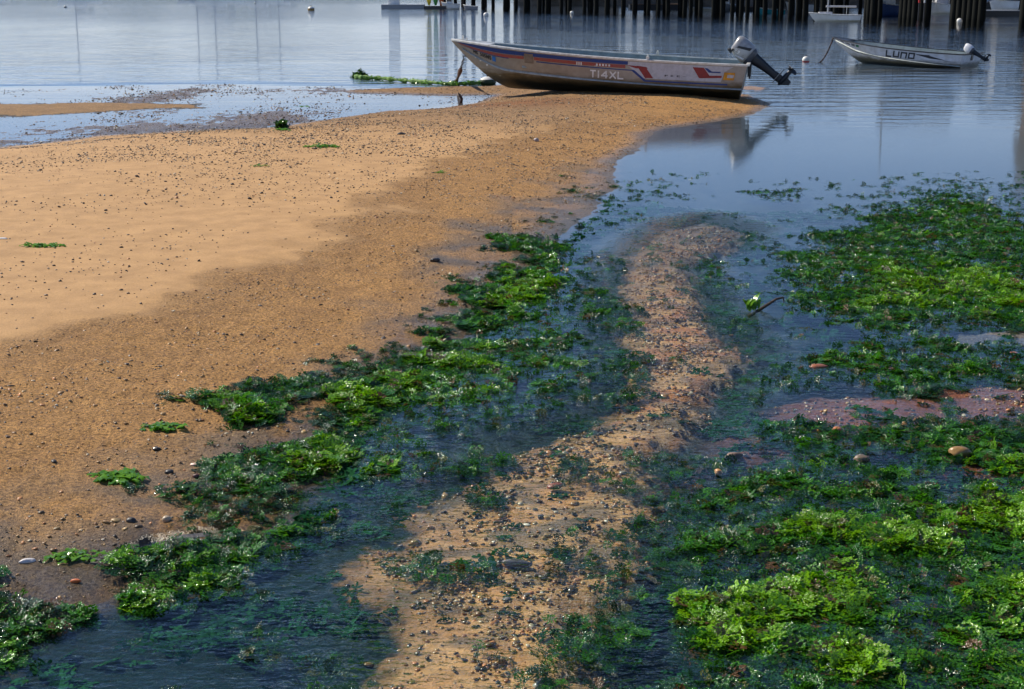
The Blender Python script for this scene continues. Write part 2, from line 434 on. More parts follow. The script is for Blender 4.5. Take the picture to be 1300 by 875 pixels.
SAND = GP([(-900, 1000), (-300, 1000), (-100, 905), (-25, 850), (36, 803), (85, 776), (130, 757), (160, 744), (200, 722), (250, 702), (290, 692), (340, 660), (372, 615), (402, 590), (430, 560), (460, 530), (482, 500), (505, 470), (545, 450), (580, 430), (602, 400), (622, 370), (655, 345), (690, 325), (706, 300), (735, 281), (756, 262), (776, 245), (785, 232), (777, 216), (790, 200), (812, 190), (822, 183), (828, 169), (850, 163), (890, 157), (925, 151), (955, 144), (974, 138), (979, 132), (962, 126), (945, 120), (900, 113), (800, 106), (700, 106), (640, 107), (604, 111), (560, 111.5), (480, 113), (430, 116), (450, 118.5), (560, 121), (625, 121), (612, 127), (585, 133), (556, 138), (520, 140), (480, 141), (450, 146), (400, 153), (330, 163), (250, 165), (200, 169), (120, 172), (60, 181), (0, 187), (-100, 195), (-300, 205), (-900, 215)])
BARB = GP([(-400, 130), (0, 133), (120, 131), (258, 132), (250, 137), (120, 142), (0, 148), (-400, 156)])
BARC = GP([(938, 111), (955, 109.5), (972, 112), (968, 115), (945, 114)])
MUD = GP([(-900, 106), (0, 108), (300, 104), (450, 108), (620, 112), (625, 130), (500, 150), (300, 175), (0, 195), (-900, 225)])
CHAN = GP([(850, 283), (900, 275), (950, 290), (930, 310), (872, 328), (882, 350), (902, 390), (925, 420), (945, 440), (918, 470), (908, 500), (872, 540), (832, 560), (825, 600), (842, 640), (803, 670), (828, 695), (795, 735), (760, 752), (740, 785), (760, 830), (800, 900), (430, 900), (480, 830), (482, 785), (470, 760), (440, 722), (450, 702), (500, 682), (540, 632), (598, 618), (605, 590), (640, 562), (700, 546), (750, 530), (782, 500), (797, 460), (790, 430), (776, 400), (786, 350), (800, 320)])
REDM = GP([(835, 600), (880, 540), (960, 500), (1050, 485), (1150, 478), (1300, 468), (1500, 470), (1500, 625), (1220, 625), (1110, 578), (1000, 588), (900, 602)])
GREY = GP([(1190, 415), (1290, 412), (1420, 415), (1420, 432), (1230, 436)])
GRIT = GP([(-600, 520), (-100, 480), (0, 468), (80, 440), (160, 418), (250, 395), (330, 350), (400, 315), (450, 298), (500, 250), (560, 220), (640, 185), (730, 165), (840, 150), (1000, 130), (1000, 1000), (-1200, 1000)])
DAMP = GP([(-600, 700), (-100, 640), (100, 660), (230, 600), (330, 540), (400, 490), (460, 440), (520, 380), (560, 330), (640, 275), (720, 230), (770, 200), (840, 160), (900, 170), (800, 330), (700, 500), (400, 800), (-100, 1000), (-600, 1000)])
# weed: (polygon, density, brightness)
WEED = [
 (GP([(255, 632), (300, 600), (345, 578), (362, 560), (412, 545), (432, 508), (472, 488), (460, 465), (500, 450), (560, 440), (592, 400), (602, 380), (650, 345), (702, 325), (725, 345), (742, 380), (752, 402), (742, 440), (758, 470), (745, 500), (715, 512), (700, 526), (640, 522), (600, 512), (560, 532), (530, 552), (480, 582), (430, 602), (400, 615), (340, 655), (300, 672)]), .58, .20),
 (GP([(340, 590), (412, 545), (440, 508), (500, 470), (560, 445), (610, 445), (640, 465), (580, 500), (520, 525), (470, 560), (400, 600), (360, 600)]), 1.0, .95),
 (GP([(600, 385), (650, 348), (700, 330), (712, 345), (690, 368), (640, 400), (620, 440), (590, 440)]), 1.0, .75),
 (GP([(265, 530), (300, 520), (335, 492), (388, 488), (400, 510), (352, 530), (330, 558), (292, 548)]), 1.0, .55),
 (GP([(150, 775), (190, 728), (250, 692), (330, 690), (345, 712), (300, 745), (230, 775), (160, 800)]), 1.0, .55),
 (GP([(20, 782), (60, 765), (110, 758), (95, 785), (20, 815), (-60, 850)]), 1.0, .45),
 (GP([(-20, 738), (8, 738), (14, 762), (-20, 770)]), .5, .3),
 (GP([(270, 600), (320, 590), (330, 612), (280, 622)]), .8, .35),
 (GP([(628, 308), (700, 305), (712, 318), (640, 322)]), .9, .35),
 (GP([(560, 370), (600, 368), (604, 378), (560, 376)]), .8, .5),
 (GP([(560, 578), (600, 570), (640, 585), (600, 598), (565, 592)]), .8, .15),
 (GP([(600, 628), (650, 625), (660, 640), (610, 640)]), .6, .1),
 (GP([(690, 600), (740, 590), (745, 612), (700, 625)]), .45, .1),
 (GP([(545, 712), (580, 708), (585, 720), (550, 724)]), .6, .15),
 (GP([(720, 350), (750, 340), (770, 400), (775, 460), (750, 470), (730, 410)]), .18, .05),
 (GP([(740, 235), (800, 200), (880, 190), (860, 240), (800, 290), (740, 320), (710, 330), (705, 300)]), .16, .1),
 (GP([(1000, 335), (1060, 300), (1110, 278), (1150, 262), (1185, 245), (1250, 258), (1310, 290), (1420, 300), (1420, 412), (1300, 418), (1200, 408), (1150, 416), (1060, 402), (1000, 372)]), .95, .22),
 (GP([(1090, 350), (1180, 330), (1300, 350), (1420, 360), (1420, 400), (1300, 402), (1180, 395), (1100, 385)]), .8, .72),
 (GP([(880, 300), (960, 330), (1000, 330), (1000, 420), (1100, 440), (940, 420), (900, 400), (860, 320)]), .18, .05),
 (GP([(1000, 300), (1130, 225), (1300, 225), (1300, 250), (1180, 250), (1100, 285)]), .22, .05),
 (GP([(1195, 203), (1290, 203), (1420, 205), (1420, 228), (1300, 216), (1230, 214)]), .65, .05),
 (GP([(960, 243), (1005, 241), (1012, 248), (970, 250)]), .7, .05),
 (GP([(1020, 452), (1100, 430), (1200, 432), (1300, 440), (1450, 445), (1450, 512), (1250, 492), (1120, 490), (1050, 480)]), .9, .22),
 (GP([(1070, 445), (1130, 440), (1140, 462), (1080, 468)]), .7, .7),
 (GP([(935, 490), (1020, 468), (1030, 490), (960, 508)]), .55, .15),
 (GP([(990, 540), (1060, 548), (1150, 525), (1300, 540), (1450, 540), (1450, 590), (1200, 592), (1130, 580), (1060, 566), (1000, 562)]), .75, .2),
 (GP([(1230, 570), (1270, 568), (1272, 582), (1235, 584)]), .8, .6),
 (GP([(825, 900), (842, 790), (862, 742), (905, 700), (885, 640), (905, 605), (1000, 586), (1080, 570), (1140, 602), (1200, 622), (1300, 602), (1500, 602), (1600, 900)]), .97, .22),
 (GP([(1085, 650), (1140, 640), (1230, 655), (1240, 690), (1180, 705), (1120, 700), (1060, 690), (1030, 672)]), 1.0, .9),
 (GP([(1228, 640), (1290, 622), (1450, 622), (1450, 650), (1300, 652), (1245, 656)]), 1.0, 1.0),
 (GP([(890, 762), (960, 735), (1080, 722), (1140, 740), (1130, 790), (1100, 830), (900, 830)]), 1.0, .8),
 (GP([(1150, 745), (1300, 730), (1400, 735), (1400, 850), (1180, 820)]), 1.0, .5),
 (GP([(780, 760), (820, 690), (880, 640), (900, 700), (860, 760), (820, 830)]), .22, .1),
 (GP([(820, 580), (900, 590), (900, 640), (840, 660)]), .22, .1),
 (GP([(680, 765), (740, 775), (830, 740), (830, 850), (700, 850)]), .5, .15),
]
def weed_fields(x, y):
    w = (fbm(x * 5, y * 5, 91, 4) - .5)
    w2 = fbm(x * 7, y * 9, 95, 4)
    D = np.zeros(x.shape, np.float32); B = np.zeros(x.shape, np.float32)
    st_ = ss(.50, .66, fbm(x * 2.3, y * 1.3, 97, 5, .6)); D += .26 * st_ * ss(13, 11, y) * (sdf(SAND, x, y) < -.03) * (1 - .85 * ss(-.1, .1, sdf(CHAN, x, y))) * (1 - .7 * ss(-.1, .2, sdf(REDM, x, y)))
    for poly, d, b in WEED:
        x0, y0 = poly.min(0) - .5; x1, y1 = poly.max(0) + .5
        k = np.where((x > x0) & (x < x1) & (y > y0) & (y < y1))
        if len(k[0]) == 0: continue
        size = math.sqrt(abs((x1 - x0 - 1) * (y1 - y0 - 1)))
        soft = min(.42, .14 + size * .13)
        s = sdf(poly, x[k], y[k]) + w[k] * (.22 + soft); sb_ = s + (w2[k] - .5) * .55
        m = ss(-soft * .8, soft * .35, s)
        D[k] = np.maximum(D[k], m * d)
        B[k] = np.maximum(B[k], ss(-.10, .14, sb_) * b)
    return D, B

LEDGE = GP([(160, 700), (190, 686), (250, 676), (300, 668), (296, 676), (230, 690), (180, 700)])
BOAT_A = np.array(G(945, 125, .05)); 
def terrain(x, y, full=True):
    """height and surface of the bed"""
    nz = fbm(x * 1.6, y * 1.6, 3, 4) - .5; nf = fbm(x * 7, y * 7, 5, 4) - .5
    s = sdf(SAND, x, y) + nz * .18 + nf * .10
    sb = sdf(BARB, x, y) + nz * .5 + nf * .25
    sc = sdf(BARC, x, y) + nf * .2
    mu = sdf(MUD, x, y)
    ch = sdf(CHAN, x, y) + nf * .16 + (fbm(x * 16, y * 22, 6, 4, .6) - .5) * .16
    rm = sdf(REDM, x, y) + nz * .3 + nf * .2
    gr = sdf(GRIT, x, y) + nz * .8 + nf * .25
    dp = sdf(DAMP, x, y) + nz * .4
    gy = sdf(GREY, x, y) + nf * .2
    near = ss(12, 6, y)
    # sandbar
    h_in = .012 * np.clip(s * 12, 0, 1) + .10 * ss(0, 1.6, s) + .035 * ss(1.2, 5, s)
    h_out = -.03 * ss(0, .25, -s) - .05 * ss(.2, 1.2, -s) - .8 * ss(6, 30, -s) * ss(20, 40, y)
    h = np.where(s > 0, h_in, h_out)
    # smooth crest: the smooth sand lies a little proud of the gritty sand
    h = h + np.where(s > .3, .012 * ss(.35, -.25, gr) * ss(.3, 1.2, s), 0)
    # far wet flat: bumps just piercing the film of water
    fl = ss(-.6, .6, mu) * ss(.25, -.1, s)
    tiny = fbm(x * 9, y * 5.5, 21, 4, .6) - .5
    mid = fbm(x * .55, y * .28, 33, 4) - .5
    shoreb = ss(3.2, .1, -s) * .007
    hm = -.0085 + tiny * .028 + mid * .045 + shoreb - .02 * ss(1.0, -.6, mu)
    h = h * (1 - fl) + hm * fl
    h = np.maximum(h, np.where(sb > -.6, .05 * ss(-.2, 1.0, sb) - .02 * ss(.0, -.6, sb) + tiny * .01 * ss(1, 0, sb), -9))
    h = np.maximum(h, np.where(sc > -.5, .02 * ss(-.2, .4, sc) - .02 * ss(0, -.5, sc), -9))
    # channel of clear water over sand
    cm = ss(-.05, .10, ch)
    hc = -.032 + .010 * nf * 2 + .008 * nz + (fbm(x * 9 + y * 3, y * 26, 46, 3) - .5) * .016
    h = np.where((s < 0), h * (1 - cm) + hc * cm, h)
    # red mud flat on the right
    rmk = ss(-.1, .3, rm) * (s < 0) * (1 - cm)
    rt = ss(.8, 1.7, x) 
    hr = -.011 + .008 * rt + (fbm(x * 4, y * 8, 44, 4) - .5) * .03
    h = h * (1 - rmk) + hr * rmk
    gk = ss(-.05, .15, gy); h = h * (1 - gk) + (.002 + nf * .01) * gk
    # relief
    grit = ss(-.10, .25, gr) * (s > -.1)
    grit = np.maximum(grit, ss(14, 19, y) * .75 * (s > -2))
    grit = np.maximum(grit, fl * .9)
    h = h + (s > 0) * grit * (fbm(x * 22, y * 22, 8, 3, .6) - .5) * .020 * ss(0, .3, s)
    h = h + (s > 0) * (fbm(x * 3.2, y * 4.4, 9, 3) - .5) * .014 * ss(0.05, .5, s)
    led = sdf(LEDGE, x, y)
    h = np.where(led > -.12, h + .035 * ss(.0, .10, -led) * 0 - .03 * ss(-.02, .02, led), h)
    if not full: return h, s
    # colour
    def c(*v): return np.array(v, np.float32)
    N = x.shape[0]
    smooth_c = c(.46, .265, .105); grit_c = c(.66, .37, .125); damp_c = c(.42, .25, .10); dampg = c(.19, .155, .115)
    far_c = c(.40, .24, .11); gold = c(.58, .31, .09)
    col = np.tile(smooth_c, (N, 1))
    def mixc(col, k, cc): return col * (1 - k[:, None]) + cc * k[:, None]
    col = mixc(col, ss(-.25, .55, gr), grit_c)
    col = mixc(col, ss(.09, .0, np.abs(gr - .03)) * .18 * ss(13, 10, y), c(.24, .14, .06))
    col = mixc(col, ss(15, 19.5, y) * .8, far_c)
    col = mixc(col, ss(13, 18, y) * ss(.2, 2.2, x), gold)
    wetn = fbm(x * 2.2, y * 2.2, 61, 4)
    dk = ss(-.25, .35, dp + (wetn - .5) * .8)
    col = mixc(col, dk * .75, damp_c)
    col = mixc(col, dk * ss(.42, .56, fbm(x * 3.1, y * 3.1, 62, 5, .6)) * .85, dampg)
    wl = ss(.18, .0, s) * (s > -.3)
    col = mixc(col, wl * .7, dampg * .8)
    boatwet = ss(1.6, .2, np.hypot((x + .1) / 1.3, (y - 19.7) / 1.0))
    col = mixc(col, boatwet * .8, c(.34, .13, .03))
    col = mixc(col, fl * .75, c(.17, .12, .085))
    col = mixc(col, ss(-.3, .1, sb), c(.50, .30, .12)); fl = fl * ss(.1, -.3, sb)
    bed = c(.005, .040, .034)
    below = (s < 0) * (1 - fl) * (sb < 0) * (sc < 0)
    k = ss(.0, .12, -s) * below
    col = mixc(col, k, bed)
    col = mixc(col, k * ss(9, 14, y) * .6, c(.028, .035, .04))
    # channel floor
    sand_bed = c(.80, .44, .16); orange = c(.58, .19, .03)
    cmx = ss(-.02, .03, ch) * (s < 0)
    ofi = np.clip(ss(.46, .58, fbm(x * 6, y * 9, 71, 4)) * (.35 + .65 * ss(4.4, 5.6, y) * ss(8.6, 7.2, y)), 0, 1)
    cc = sand_bed * (.55 + .9 * fbm(x * 7, y * 18, 77, 4, .6))[:, None] * (1 - ofi[:, None] * .8) + orange * ofi[:, None] * .8
    dkc = ss(.54, .66, fbm(x * 5, y * 10, 73, 4)) * .7
    cc = cc * (1 - dkc[:, None]) + c(.10, .085, .05) * dkc[:, None]
    edge = .55 + .45 * ss(.0, .25, ch); fade = ss(10.4, 7.4, y)
    cmx = cmx * edge * (.30 + .70 * fade)
    col = mixc(col, cmx, cc)
    rk = ss(-.1, .3, rm) * (s < 0) * (1 - ss(-.05, .1, ch)); 
    rc = c(.46, .15, .06) * (.7 + .6 * fbm(x * 8, y * 8, 81, 3))[:, None]
    col = mixc(col, rk * .85, rc)
    col = mixc(col, gk, c(.30, .27, .24))
    # roughness: wet sand is glossier
    wet = np.clip(dk * .7 + ss(.35, 0, s) + fl, 0, 1)
    wet = np.where(sb > -.05, .15, wet)
    gm = np.clip(np.maximum(grit, .0) * .9 + (s < 0) * (.6 - .45 * ss(-.05, .1, ch)), 0, 1)
    return h, s, col, gm, wet, fl, gr, ch, rm, dp

# ------------------------------------------------------------------ the ground sheet
def build_grid(y0, y1, rows, cols, kx, x0, ext):
    ys = np.exp(np.linspace(math.log(y0), math.log(y1), rows)); u = np.linspace(-1, 1, cols)
    e = np.array(ext, dtype=np.float64); u = np.concatenate([-e[::-1], u, e])
    Y, U = np.meshgrid(ys, u, indexing='ij'); X = U * (Y * kx + x0)
    nr, nc = Y.shape
    i = np.arange(nr - 1)[:, None] * nc + np.arange(nc - 1)[None, :]
    q = np.stack([i, i + 1, i + nc + 1, i + nc], -1).reshape(-1, 4)
    return X.ravel(), Y.ravel(), q
tx, ty, tq = build_grid(1.3, 48, 800, 800, .46, .9, (1.1, 1.4, 2.0, 3.5, 8))
th, ts, tcol, tgm, twet, *_ = terrain(tx, ty)
me = np_mesh('shore', np.stack([tx, ty, th], 1), tq)
a = me.color_attributes.new('col', 'FLOAT_COLOR', 'POINT')
a.data.foreach_set('color', np.concatenate([tcol, np.ones((len(tx), 1))], 1).astype(np.float32).ravel())
a = me.color_attributes.new('msk', 'FLOAT_COLOR', 'POINT')
a.data.foreach_set('color', np.stack([tgm, twet, tgm * 0, tgm * 0 + 1], 1).astype(np.float32).ravel())
me.materials.append(M_ter)
ground = bpy.data.objects.new('ground', me); COL.objects.link(ground)
tag(ground, 'tidal flat with golden sandbar and dark muddy shallows', kind='structure')
M_bed = pbr('harbour mud', (.03, .035, .03), .9, 0, (.02, .025, .02), .5)
sb = mesh_obj('seabed', [(-3000, -40, -1.6), (3000, -40, -1.6), (3000, 5000, -1.6), (-3000, 5000, -1.6)], [(0, 1, 2, 3)], M_bed)
tag(sb, 'dark harbour floor under the deep water', kind='structure')

# water sheet
wx, wy, wq = build_grid(1.0, 4000, 420, 160, .6, 1.5, (1.3, 2, 4, 9))
wch = np.zeros_like(wx); near = wy < 14
def masks_water(x, y):
    s = sdf(SAND, x, y); ch = sdf(CHAN, x, y)
    chm = ss(-.3, .1, ch)
    calm = ss(.1, 1.2, -s)
    fog = fbm(x * .35, y * .12, 140, 3)
    wind = ss(58, 95, y) * ss(2, -4, x) + .0
    mudz = ss(-.5, .5, sdf(MUD, x, y))
    farw = (ss(15, 25, y) * (.45 + .6 * fog) + .30 * ss(26, 55, y) * ss(-4, 3, x) + 1.0 * wind) * (1 - .85 * mudz)
    chop = (.10 + 2.4 * chm) * ss(15, 7, y) + .45 * ss(7.0, 4.8, y) + .06 + .9 * wind
    fine = (.10 + 2.6 * chm + .65 * ss(7.0, 5.0, y)) * ss(14, 8, y)
    return farw, chop, fine
fw, cw, fi = masks_water(wx, wy)
me = np_mesh('water', np.stack([wx, wy, wx * 0], 1), wq)
a = me.color_attributes.new('wav', 'FLOAT_COLOR', 'POINT')
a.data.foreach_set('color', np.stack([fw, cw, fi, fw * 0 + 1], 1).astype(np.float32).ravel())
me.materials.append(M_water)
water = bpy.data.objects.new('water', me); COL.objects.link(water)
tag(water, 'calm harbour water thinning to a clear stream beside the sandbar', kind='structure')

# ------------------------------------------------------------------ scattered stuff (instances on points)
def proto_coll(name, meshes):
    c = bpy.data.collections.new(name)
    for i, m in enumerate(meshes):
        o = bpy.data.objects.new('%s_%02d' % (name, i), m); c.objects.link(o)
    return c

def scatter(name, P, rot, scl, col, pick, coll, label):
    n = len(P)
    me = bpy.data.meshes.new(name); me.vertices.add(n); me.vertices.foreach_set('co', P.astype(np.float32).ravel())
    a = me.attributes.new('rot', 'FLOAT_VECTOR', 'POINT'); a.data.foreach_set('vector', rot.astype(np.float32).ravel())
    a = me.attributes.new('scl', 'FLOAT_VECTOR', 'POINT'); a.data.foreach_set('vector', scl.astype(np.float32).ravel())
    a = me.attributes.new('col', 'FLOAT_COLOR', 'POINT'); a.data.foreach_set('color', np.concatenate([col, np.ones((n, 1))], 1).astype(np.float32).ravel())
    a = me.attributes.new('pick', 'INT', 'POINT'); a.data.foreach_set('value', pick.astype(np.int32))
    o = bpy.data.objects.new(name, me); COL.objects.link(o)
    nt = bpy.data.node_groups.new(name, 'GeometryNodeTree')
    nt.interface.new_socket('Geometry', in_out='INPUT', socket_type='NodeSocketGeometry')
    nt.interface.new_socket('Geometry', in_out='OUTPUT', socket_type='NodeSocketGeometry')
    gi = nt.nodes.new('NodeGroupInput'); go = nt.nodes.new('NodeGroupOutput')
    ip = nt.nodes.new('GeometryNodeInstanceOnPoints'); ci = nt.nodes.new('GeometryNodeCollectionInfo')
    ci.inputs['Collection'].default_value = coll; ci.inputs['Separate Children'].default_value = True; ci.inputs['Reset Children'].default_value = True
    def na(nm, ty):
        x = nt.nodes.new('GeometryNodeInputNamedAttribute'); x.data_type = ty; x.inputs['Name'].default_value = nm; return x.outputs['Attribute']
    nt.links.new(gi.outputs[0], ip.inputs['Points']); nt.links.new(ci.outputs[0], ip.inputs['Instance'])
    ip.inputs['Pick Instance'].default_value = True
    nt.links.new(na('pick', 'INT'), ip.inputs['Instance Index'])
    er = nt.nodes.new('FunctionNodeEulerToRotation'); nt.links.new(na('rot', 'FLOAT_VECTOR'), er.inputs[0])
    nt.links.new(er.outputs[0], ip.inputs['Rotation']); nt.links.new(na('scl', 'FLOAT_VECTOR'), ip.inputs['Scale'])
    nt.links.new(ip.outputs[0], go.inputs[0])
    md = o.modifiers.new('scatter', 'NODES'); md.node_group = nt
    tag(o, label, None, kind='stuff'); return o

def blade_verts(r, base, yaw, ln, wd, lift, nseg=3, nw=2, ruf=.25):
    v = []; bend = r.uniform(.2, 1.1); z = 0
    dx, dy = math.cos(yaw), math.sin(yaw); ph = r.uniform(0, 6.28); el = lift; x = 0
    for i in range(nseg + 1):
        t = i / nseg; w = wd * (.35 + .9 * math.sin(math.pi * (.15 + .75 * t)))
        if i: x += ln / nseg * math.cos(el); z += ln / nseg * math.sin(el); el -= bend * 1.6 / nseg
        for j in range(nw + 1):
            u = (j / nw - .5)
            rz = ruf * wd * math.sin(ph + 9 * t + 5 * u * (1 + j))
            v.append((base[0] + dx * x - dy * u * w, base[1] + dy * x + dx * u * w, base[2] + z + rz))
    f = [(i * (nw + 1) + j, i * (nw + 1) + j + 1, (i + 1) * (nw + 1) + j + 1, (i + 1) * (nw + 1) + j) for i in range(nseg) for j in range(nw)]
    return v, f

def clump_mesh(name, r, n, rad, ln, wd, lift, mat):
    mb = MB()
    for k in range(n):
        a = r.uniform(0, 6.28); d = rad * math.sqrt(r.random())
        v, f = blade_verts(r, (d * math.cos(a), d * math.sin(a), r.uniform(-.2, .35) * ln * .5), r.uniform(0, 6.28), ln * r.uniform(.5, 1.2), wd * r.uniform(.5, 1.2), r.uniform(-.1, 1) * lift)
        mb.add(v, f)
    me = bpy.data.meshes.new(name); me.from_pydata(mb.v, [], mb.f); me.polygons.foreach_set('use_smooth', [True] * len(me.polygons)); me.materials.append(mat); return me
r5 = random.Random(5)
weed_proto = proto_coll('weed_clump', [clump_mesh('weed_clump', r5, 64, .034, .012, .0068, .8, M_weed) for _ in range(6)] +
                        [clump_mesh('weed_wisp', r5, 22, .030, .016, .004, .3, M_weed) for _ in range(4)])

drown_proto = proto_coll('drowned_clump', [clump_mesh('drowned_clump', r5, 30, .034, .018, .010, .5, M_weedsub) for _ in range(5)])
# candidate points uniform over the near shallows
def cand(n, y0, y1, kx=.42, x0=.3):
    y = np.sqrt(rng.uniform(y0 ** 2, y1 ** 2, n)); x = rng.uniform(-1, 1, n) * (y * kx + x0); return x.astype(np.float32), y.astype(np.float32)
def weed_points(n, y0, y1, xmin=-9):
    x, y = cand(n, y0, y1); m = x > xmin; x, y = x[m], y[m]
    D, B = weed_fields(x, y)
    n1 = fbm(x * 11, y * 8, 101, 4); n2 = fbm(x * 3.2, y * 2.6, 102, 4)
    thr = .63 - .40 * D
    gapn = ss(thr - .04, thr + .05, n1 * .55 + n2 * .45)
    keep = (D > .03) & (rng.random(len(x)) < gapn * (.30 + .70 * D))
    return x[keep], y[keep], D[keep], B[keep]
x, y, D, B = weed_points(380000, 2.4, 13)
print('weed points', len(x))
h, s = terrain(x, y, False)
mound = fbm(x * 4.5, y * 6.5, 120, 4)
Bm = np.clip(B * (.45 + 1.1 * ss(.35, .65, mound)), 0, 1)
base = np.where(h > 0.0, h + .004, np.maximum(h, -.014 + .0 * h))
z = base + .006 + Bm * .020 * ss(.3, .7, mound) + rng.normal(0, .004, len(x))
z = np.where((D < .45), np.where(h > 0, h + .002, rng.uniform(-.010, .002, len(x))), z)
n = len(x)
tl_ = np.where(rng.random(n) < .35, .55, .18); rot = np.stack([rng.normal(0, 1, n) * tl_, rng.normal(0, 1, n) * tl_, rng.uniform(0, 6.28, n)], 1)
sc = rng.uniform(.45, 1.1, n) * (.85 + .25 * Bm) * (.7 + .35 * D)
scl = np.stack([sc, sc, sc * (.17 + .20 * Bm)], 1)
pick = np.where((Bm > .22) | (rng.random(n) < .45), rng.integers(0, 6, n), rng.integers(6, 10, n))
dark = np.array([.012, .060, .012]); brt = np.array([.19, .42, .006]); mid_ = np.array([.055, .24, .006]); olive = np.array([.09, .10, .02])
t = np.clip(Bm + rng.normal(0, .20, n), 0, 1)[:, None]
colw = np.where(t < .45, dark + (mid_ - dark) * t / .45, mid_ + (brt - mid_) * (t - .45) / .55)
ol = (rng.random(n) < .09)[:, None]; colw = np.where(ol, olive, colw); bw = (rng.random(n) < .03)[:, None]; colw = np.where(bw, np.array([.14, .075, .03]), colw)
colw = colw * rng.uniform(.75, 1.25, (n, 1))
scatter('seaweed_mat', np.stack([x, y, z], 1), rot, scl, colw, pick, weed_proto, 'mats of green sea lettuce along the shore and in the shallows')

# weed lying on the bed under the dark water
x, y = cand(120000, 2.4, 11); h, s = terrain(x, y, False); cf = sdf(CHAN, x, y)
k = (s < -.06) & (h < -.006) & (rng.random(len(x)) < .30 * ss(.42, .60, fbm(x * 4.5, y * 5, 181, 4, .6)) * (1 - .93 * ss(-.08, .02, cf)))
x, y, h = x[k], y[k], h[k]; n = len(x); print('submerged', n)
sc = rng.uniform(.6, 1.4, n)
scatter('submerged_weed', np.stack([x, y, h + .004], 1), np.stack([rng.normal(0, .3, n), rng.normal(0, .3, n), rng.uniform(0, 6.28, n)], 1), np.stack([sc, sc, sc * .4], 1),
        np.array([.014, .085, .035]) * rng.uniform(.6, 1.5, (n, 1)), rng.integers(0, 5, n), drown_proto, 'dark green weed lying on the bed under the water')

# pebbles
def peb_mesh(name, r, mat, rough=.22, sub=1):
    bm = bmesh.new(); bmesh.ops.create_icosphere(bm, subdivisions=sub, radius=.5)
    for v in bm.verts: v.co = v.co * (1 + r.uniform(-rough, rough)); v.co.z *= .6
    me = bpy.data.meshes.new(name); bm.to_mesh(me); bm.free(); me.polygons.foreach_set('use_smooth', [True] * len(me.polygons)); me.materials.append(mat); return me
peb_proto = proto_coll('pebble_shape', [peb_mesh('pebble_shape', r5, M_peb) for _ in range(5)])
pebw_proto = proto_coll('wet_pebble_shape', [peb_mesh('wet_pebble_shape', r5, M_pebw) for _ in range(5)])
PC = np.array([(.42, .27, .12), (.30, .17, .07), (.12, .08, .05), (.05, .04, .035), (.60, .50, .38), (.45, .20, .08), (.25, .22, .2), (.75, .72, .66)])
def peb_scatter(name, x, y, z, size, coll, prob, label, flat=.7):
    n = len(x); k = rng.choice(len(PC), n, p=np.array(prob) / sum(prob)); c = PC[k] * rng.uniform(.7, 1.25, (n, 1))
    rot = np.stack([rng.normal(0, .3, n), rng.normal(0, .3, n), rng.uniform(0, 6.28, n)], 1)
    scl = np.stack([size * rng.uniform(.8, 1.5, n), size, size * rng.uniform(.5, 1, n) * flat / .7], 1)
    return scatter(name, np.stack([x, y, z], 1), rot, scl, c, rng.integers(0, 5, n), coll, label)

# (1) grit on the sandbar
x, y = cand(330000, 2.4, 24, .40, .2)
h, s, c_, gm, wt, fl, gr, ch, rm, dp = terrain(x, y)
pr = (s > .02) * (.42 * ss(-.05, .15, gr) + .012 + .42 * ss(9.5, 17, y) + .25 * ss(-.1, .4, dp)) * (.3 + 1.4 * ss(.4, .62, fbm(x * 3, y * 3, 151, 4)))
pr = np.where(fl > .3, .25, pr)
k = rng.random(len(x)) < pr
x, y, h, gr, dp = x[k], y[k], h[k], gr[k], dp[k]
size = rng.lognormal(math.log(.0075), .42, len(x)) * (1 + .25 * ss(9, 18, y)); size = np.clip(size, .003, .028)
print('grit', len(x))
peb_scatter('gravel', x, y, h + size * .08, size, peb_proto, [22, 24, 22, 16, 5, 10, 3, 1], 'fine gravel and shell grit strewn over the sandbar')
x, y = cand(60000, 13.5, 26, .42, .2); h, s, c_, gm, wt, fl, gr, *_ = terrain(x, y)
k = (fl > .25) & (h > -.011) & (x < .2) & (rng.random(len(x)) < .75 * ss(.40, .60, fbm(x * 1.2, y * .6, 171, 4))); x, y, h = x[k], y[k], h[k]
size = np.clip(rng.lognormal(math.log(.014), .4, len(x)), .006, .05)
peb_scatter('wet_flat_shells', x, y, np.maximum(h, -.002) + size * .1, size, pebw_proto, [3, 5, 12, 22, 2, 2, 3, 1], 'dark shells and stones poking through the water film on the wet flat')
# (2) dark specks on smooth sand
x, y = cand(110000, 5.0, 18, .42, .2); h, s, c_, gm, wt, fl, gr, *_ = terrain(x, y)
k = (s > .3) & (gr < 0) & (rng.random(len(x)) < (.10 + .22 * ss(8.5, 14, y)) * ss(.40, .62, fbm(x * 1.4, y * 1.4, 191, 4)) * 1.4); x, y, h = x[k], y[k], h[k]
size = np.clip(rng.lognormal(math.log(.0085), .42, len(x)) * (1 + .2 * ss(9, 15, y)), .004, .03)
peb_scatter('snail_shells', x, y, h + size * .15, size, peb_proto, [1, 6, 20, 30, 1, 3, 2, 1], 'small dark snails and crumbs dotted over the smooth sand', 1)
# (3) stones in the channel and on the red mud
x, y = cand(260000, 2.4, 10, .42, .2); h, s, c_, gm, wt, fl, gr, ch, rm, dp = terrain(x, y)
pr = (s < 0) * (ss(-.05, .15, ch) * (.22 + .75 * ss(.48, .62, fbm(x * 5, y * 8, 73, 4))) + ss(-.1, .3, rm) * .22 * (.3 + ss(.45, .6, fbm(x * 4, y * 6, 161, 3))))
k = rng.random(len(x)) < pr; x, y, h, ch = x[k], y[k], h[k], ch[k]
size = np.clip(rng.lognormal(math.log(.0095), .45, len(x)), .004, .036)
peb_scatter('stream_pebbles', x, y, h + size * .12, size, pebw_proto, [20, 28, 20, 12, 4, 24, 6, 1], 'brown orange and white pebbles in the stream and on the wet mud')

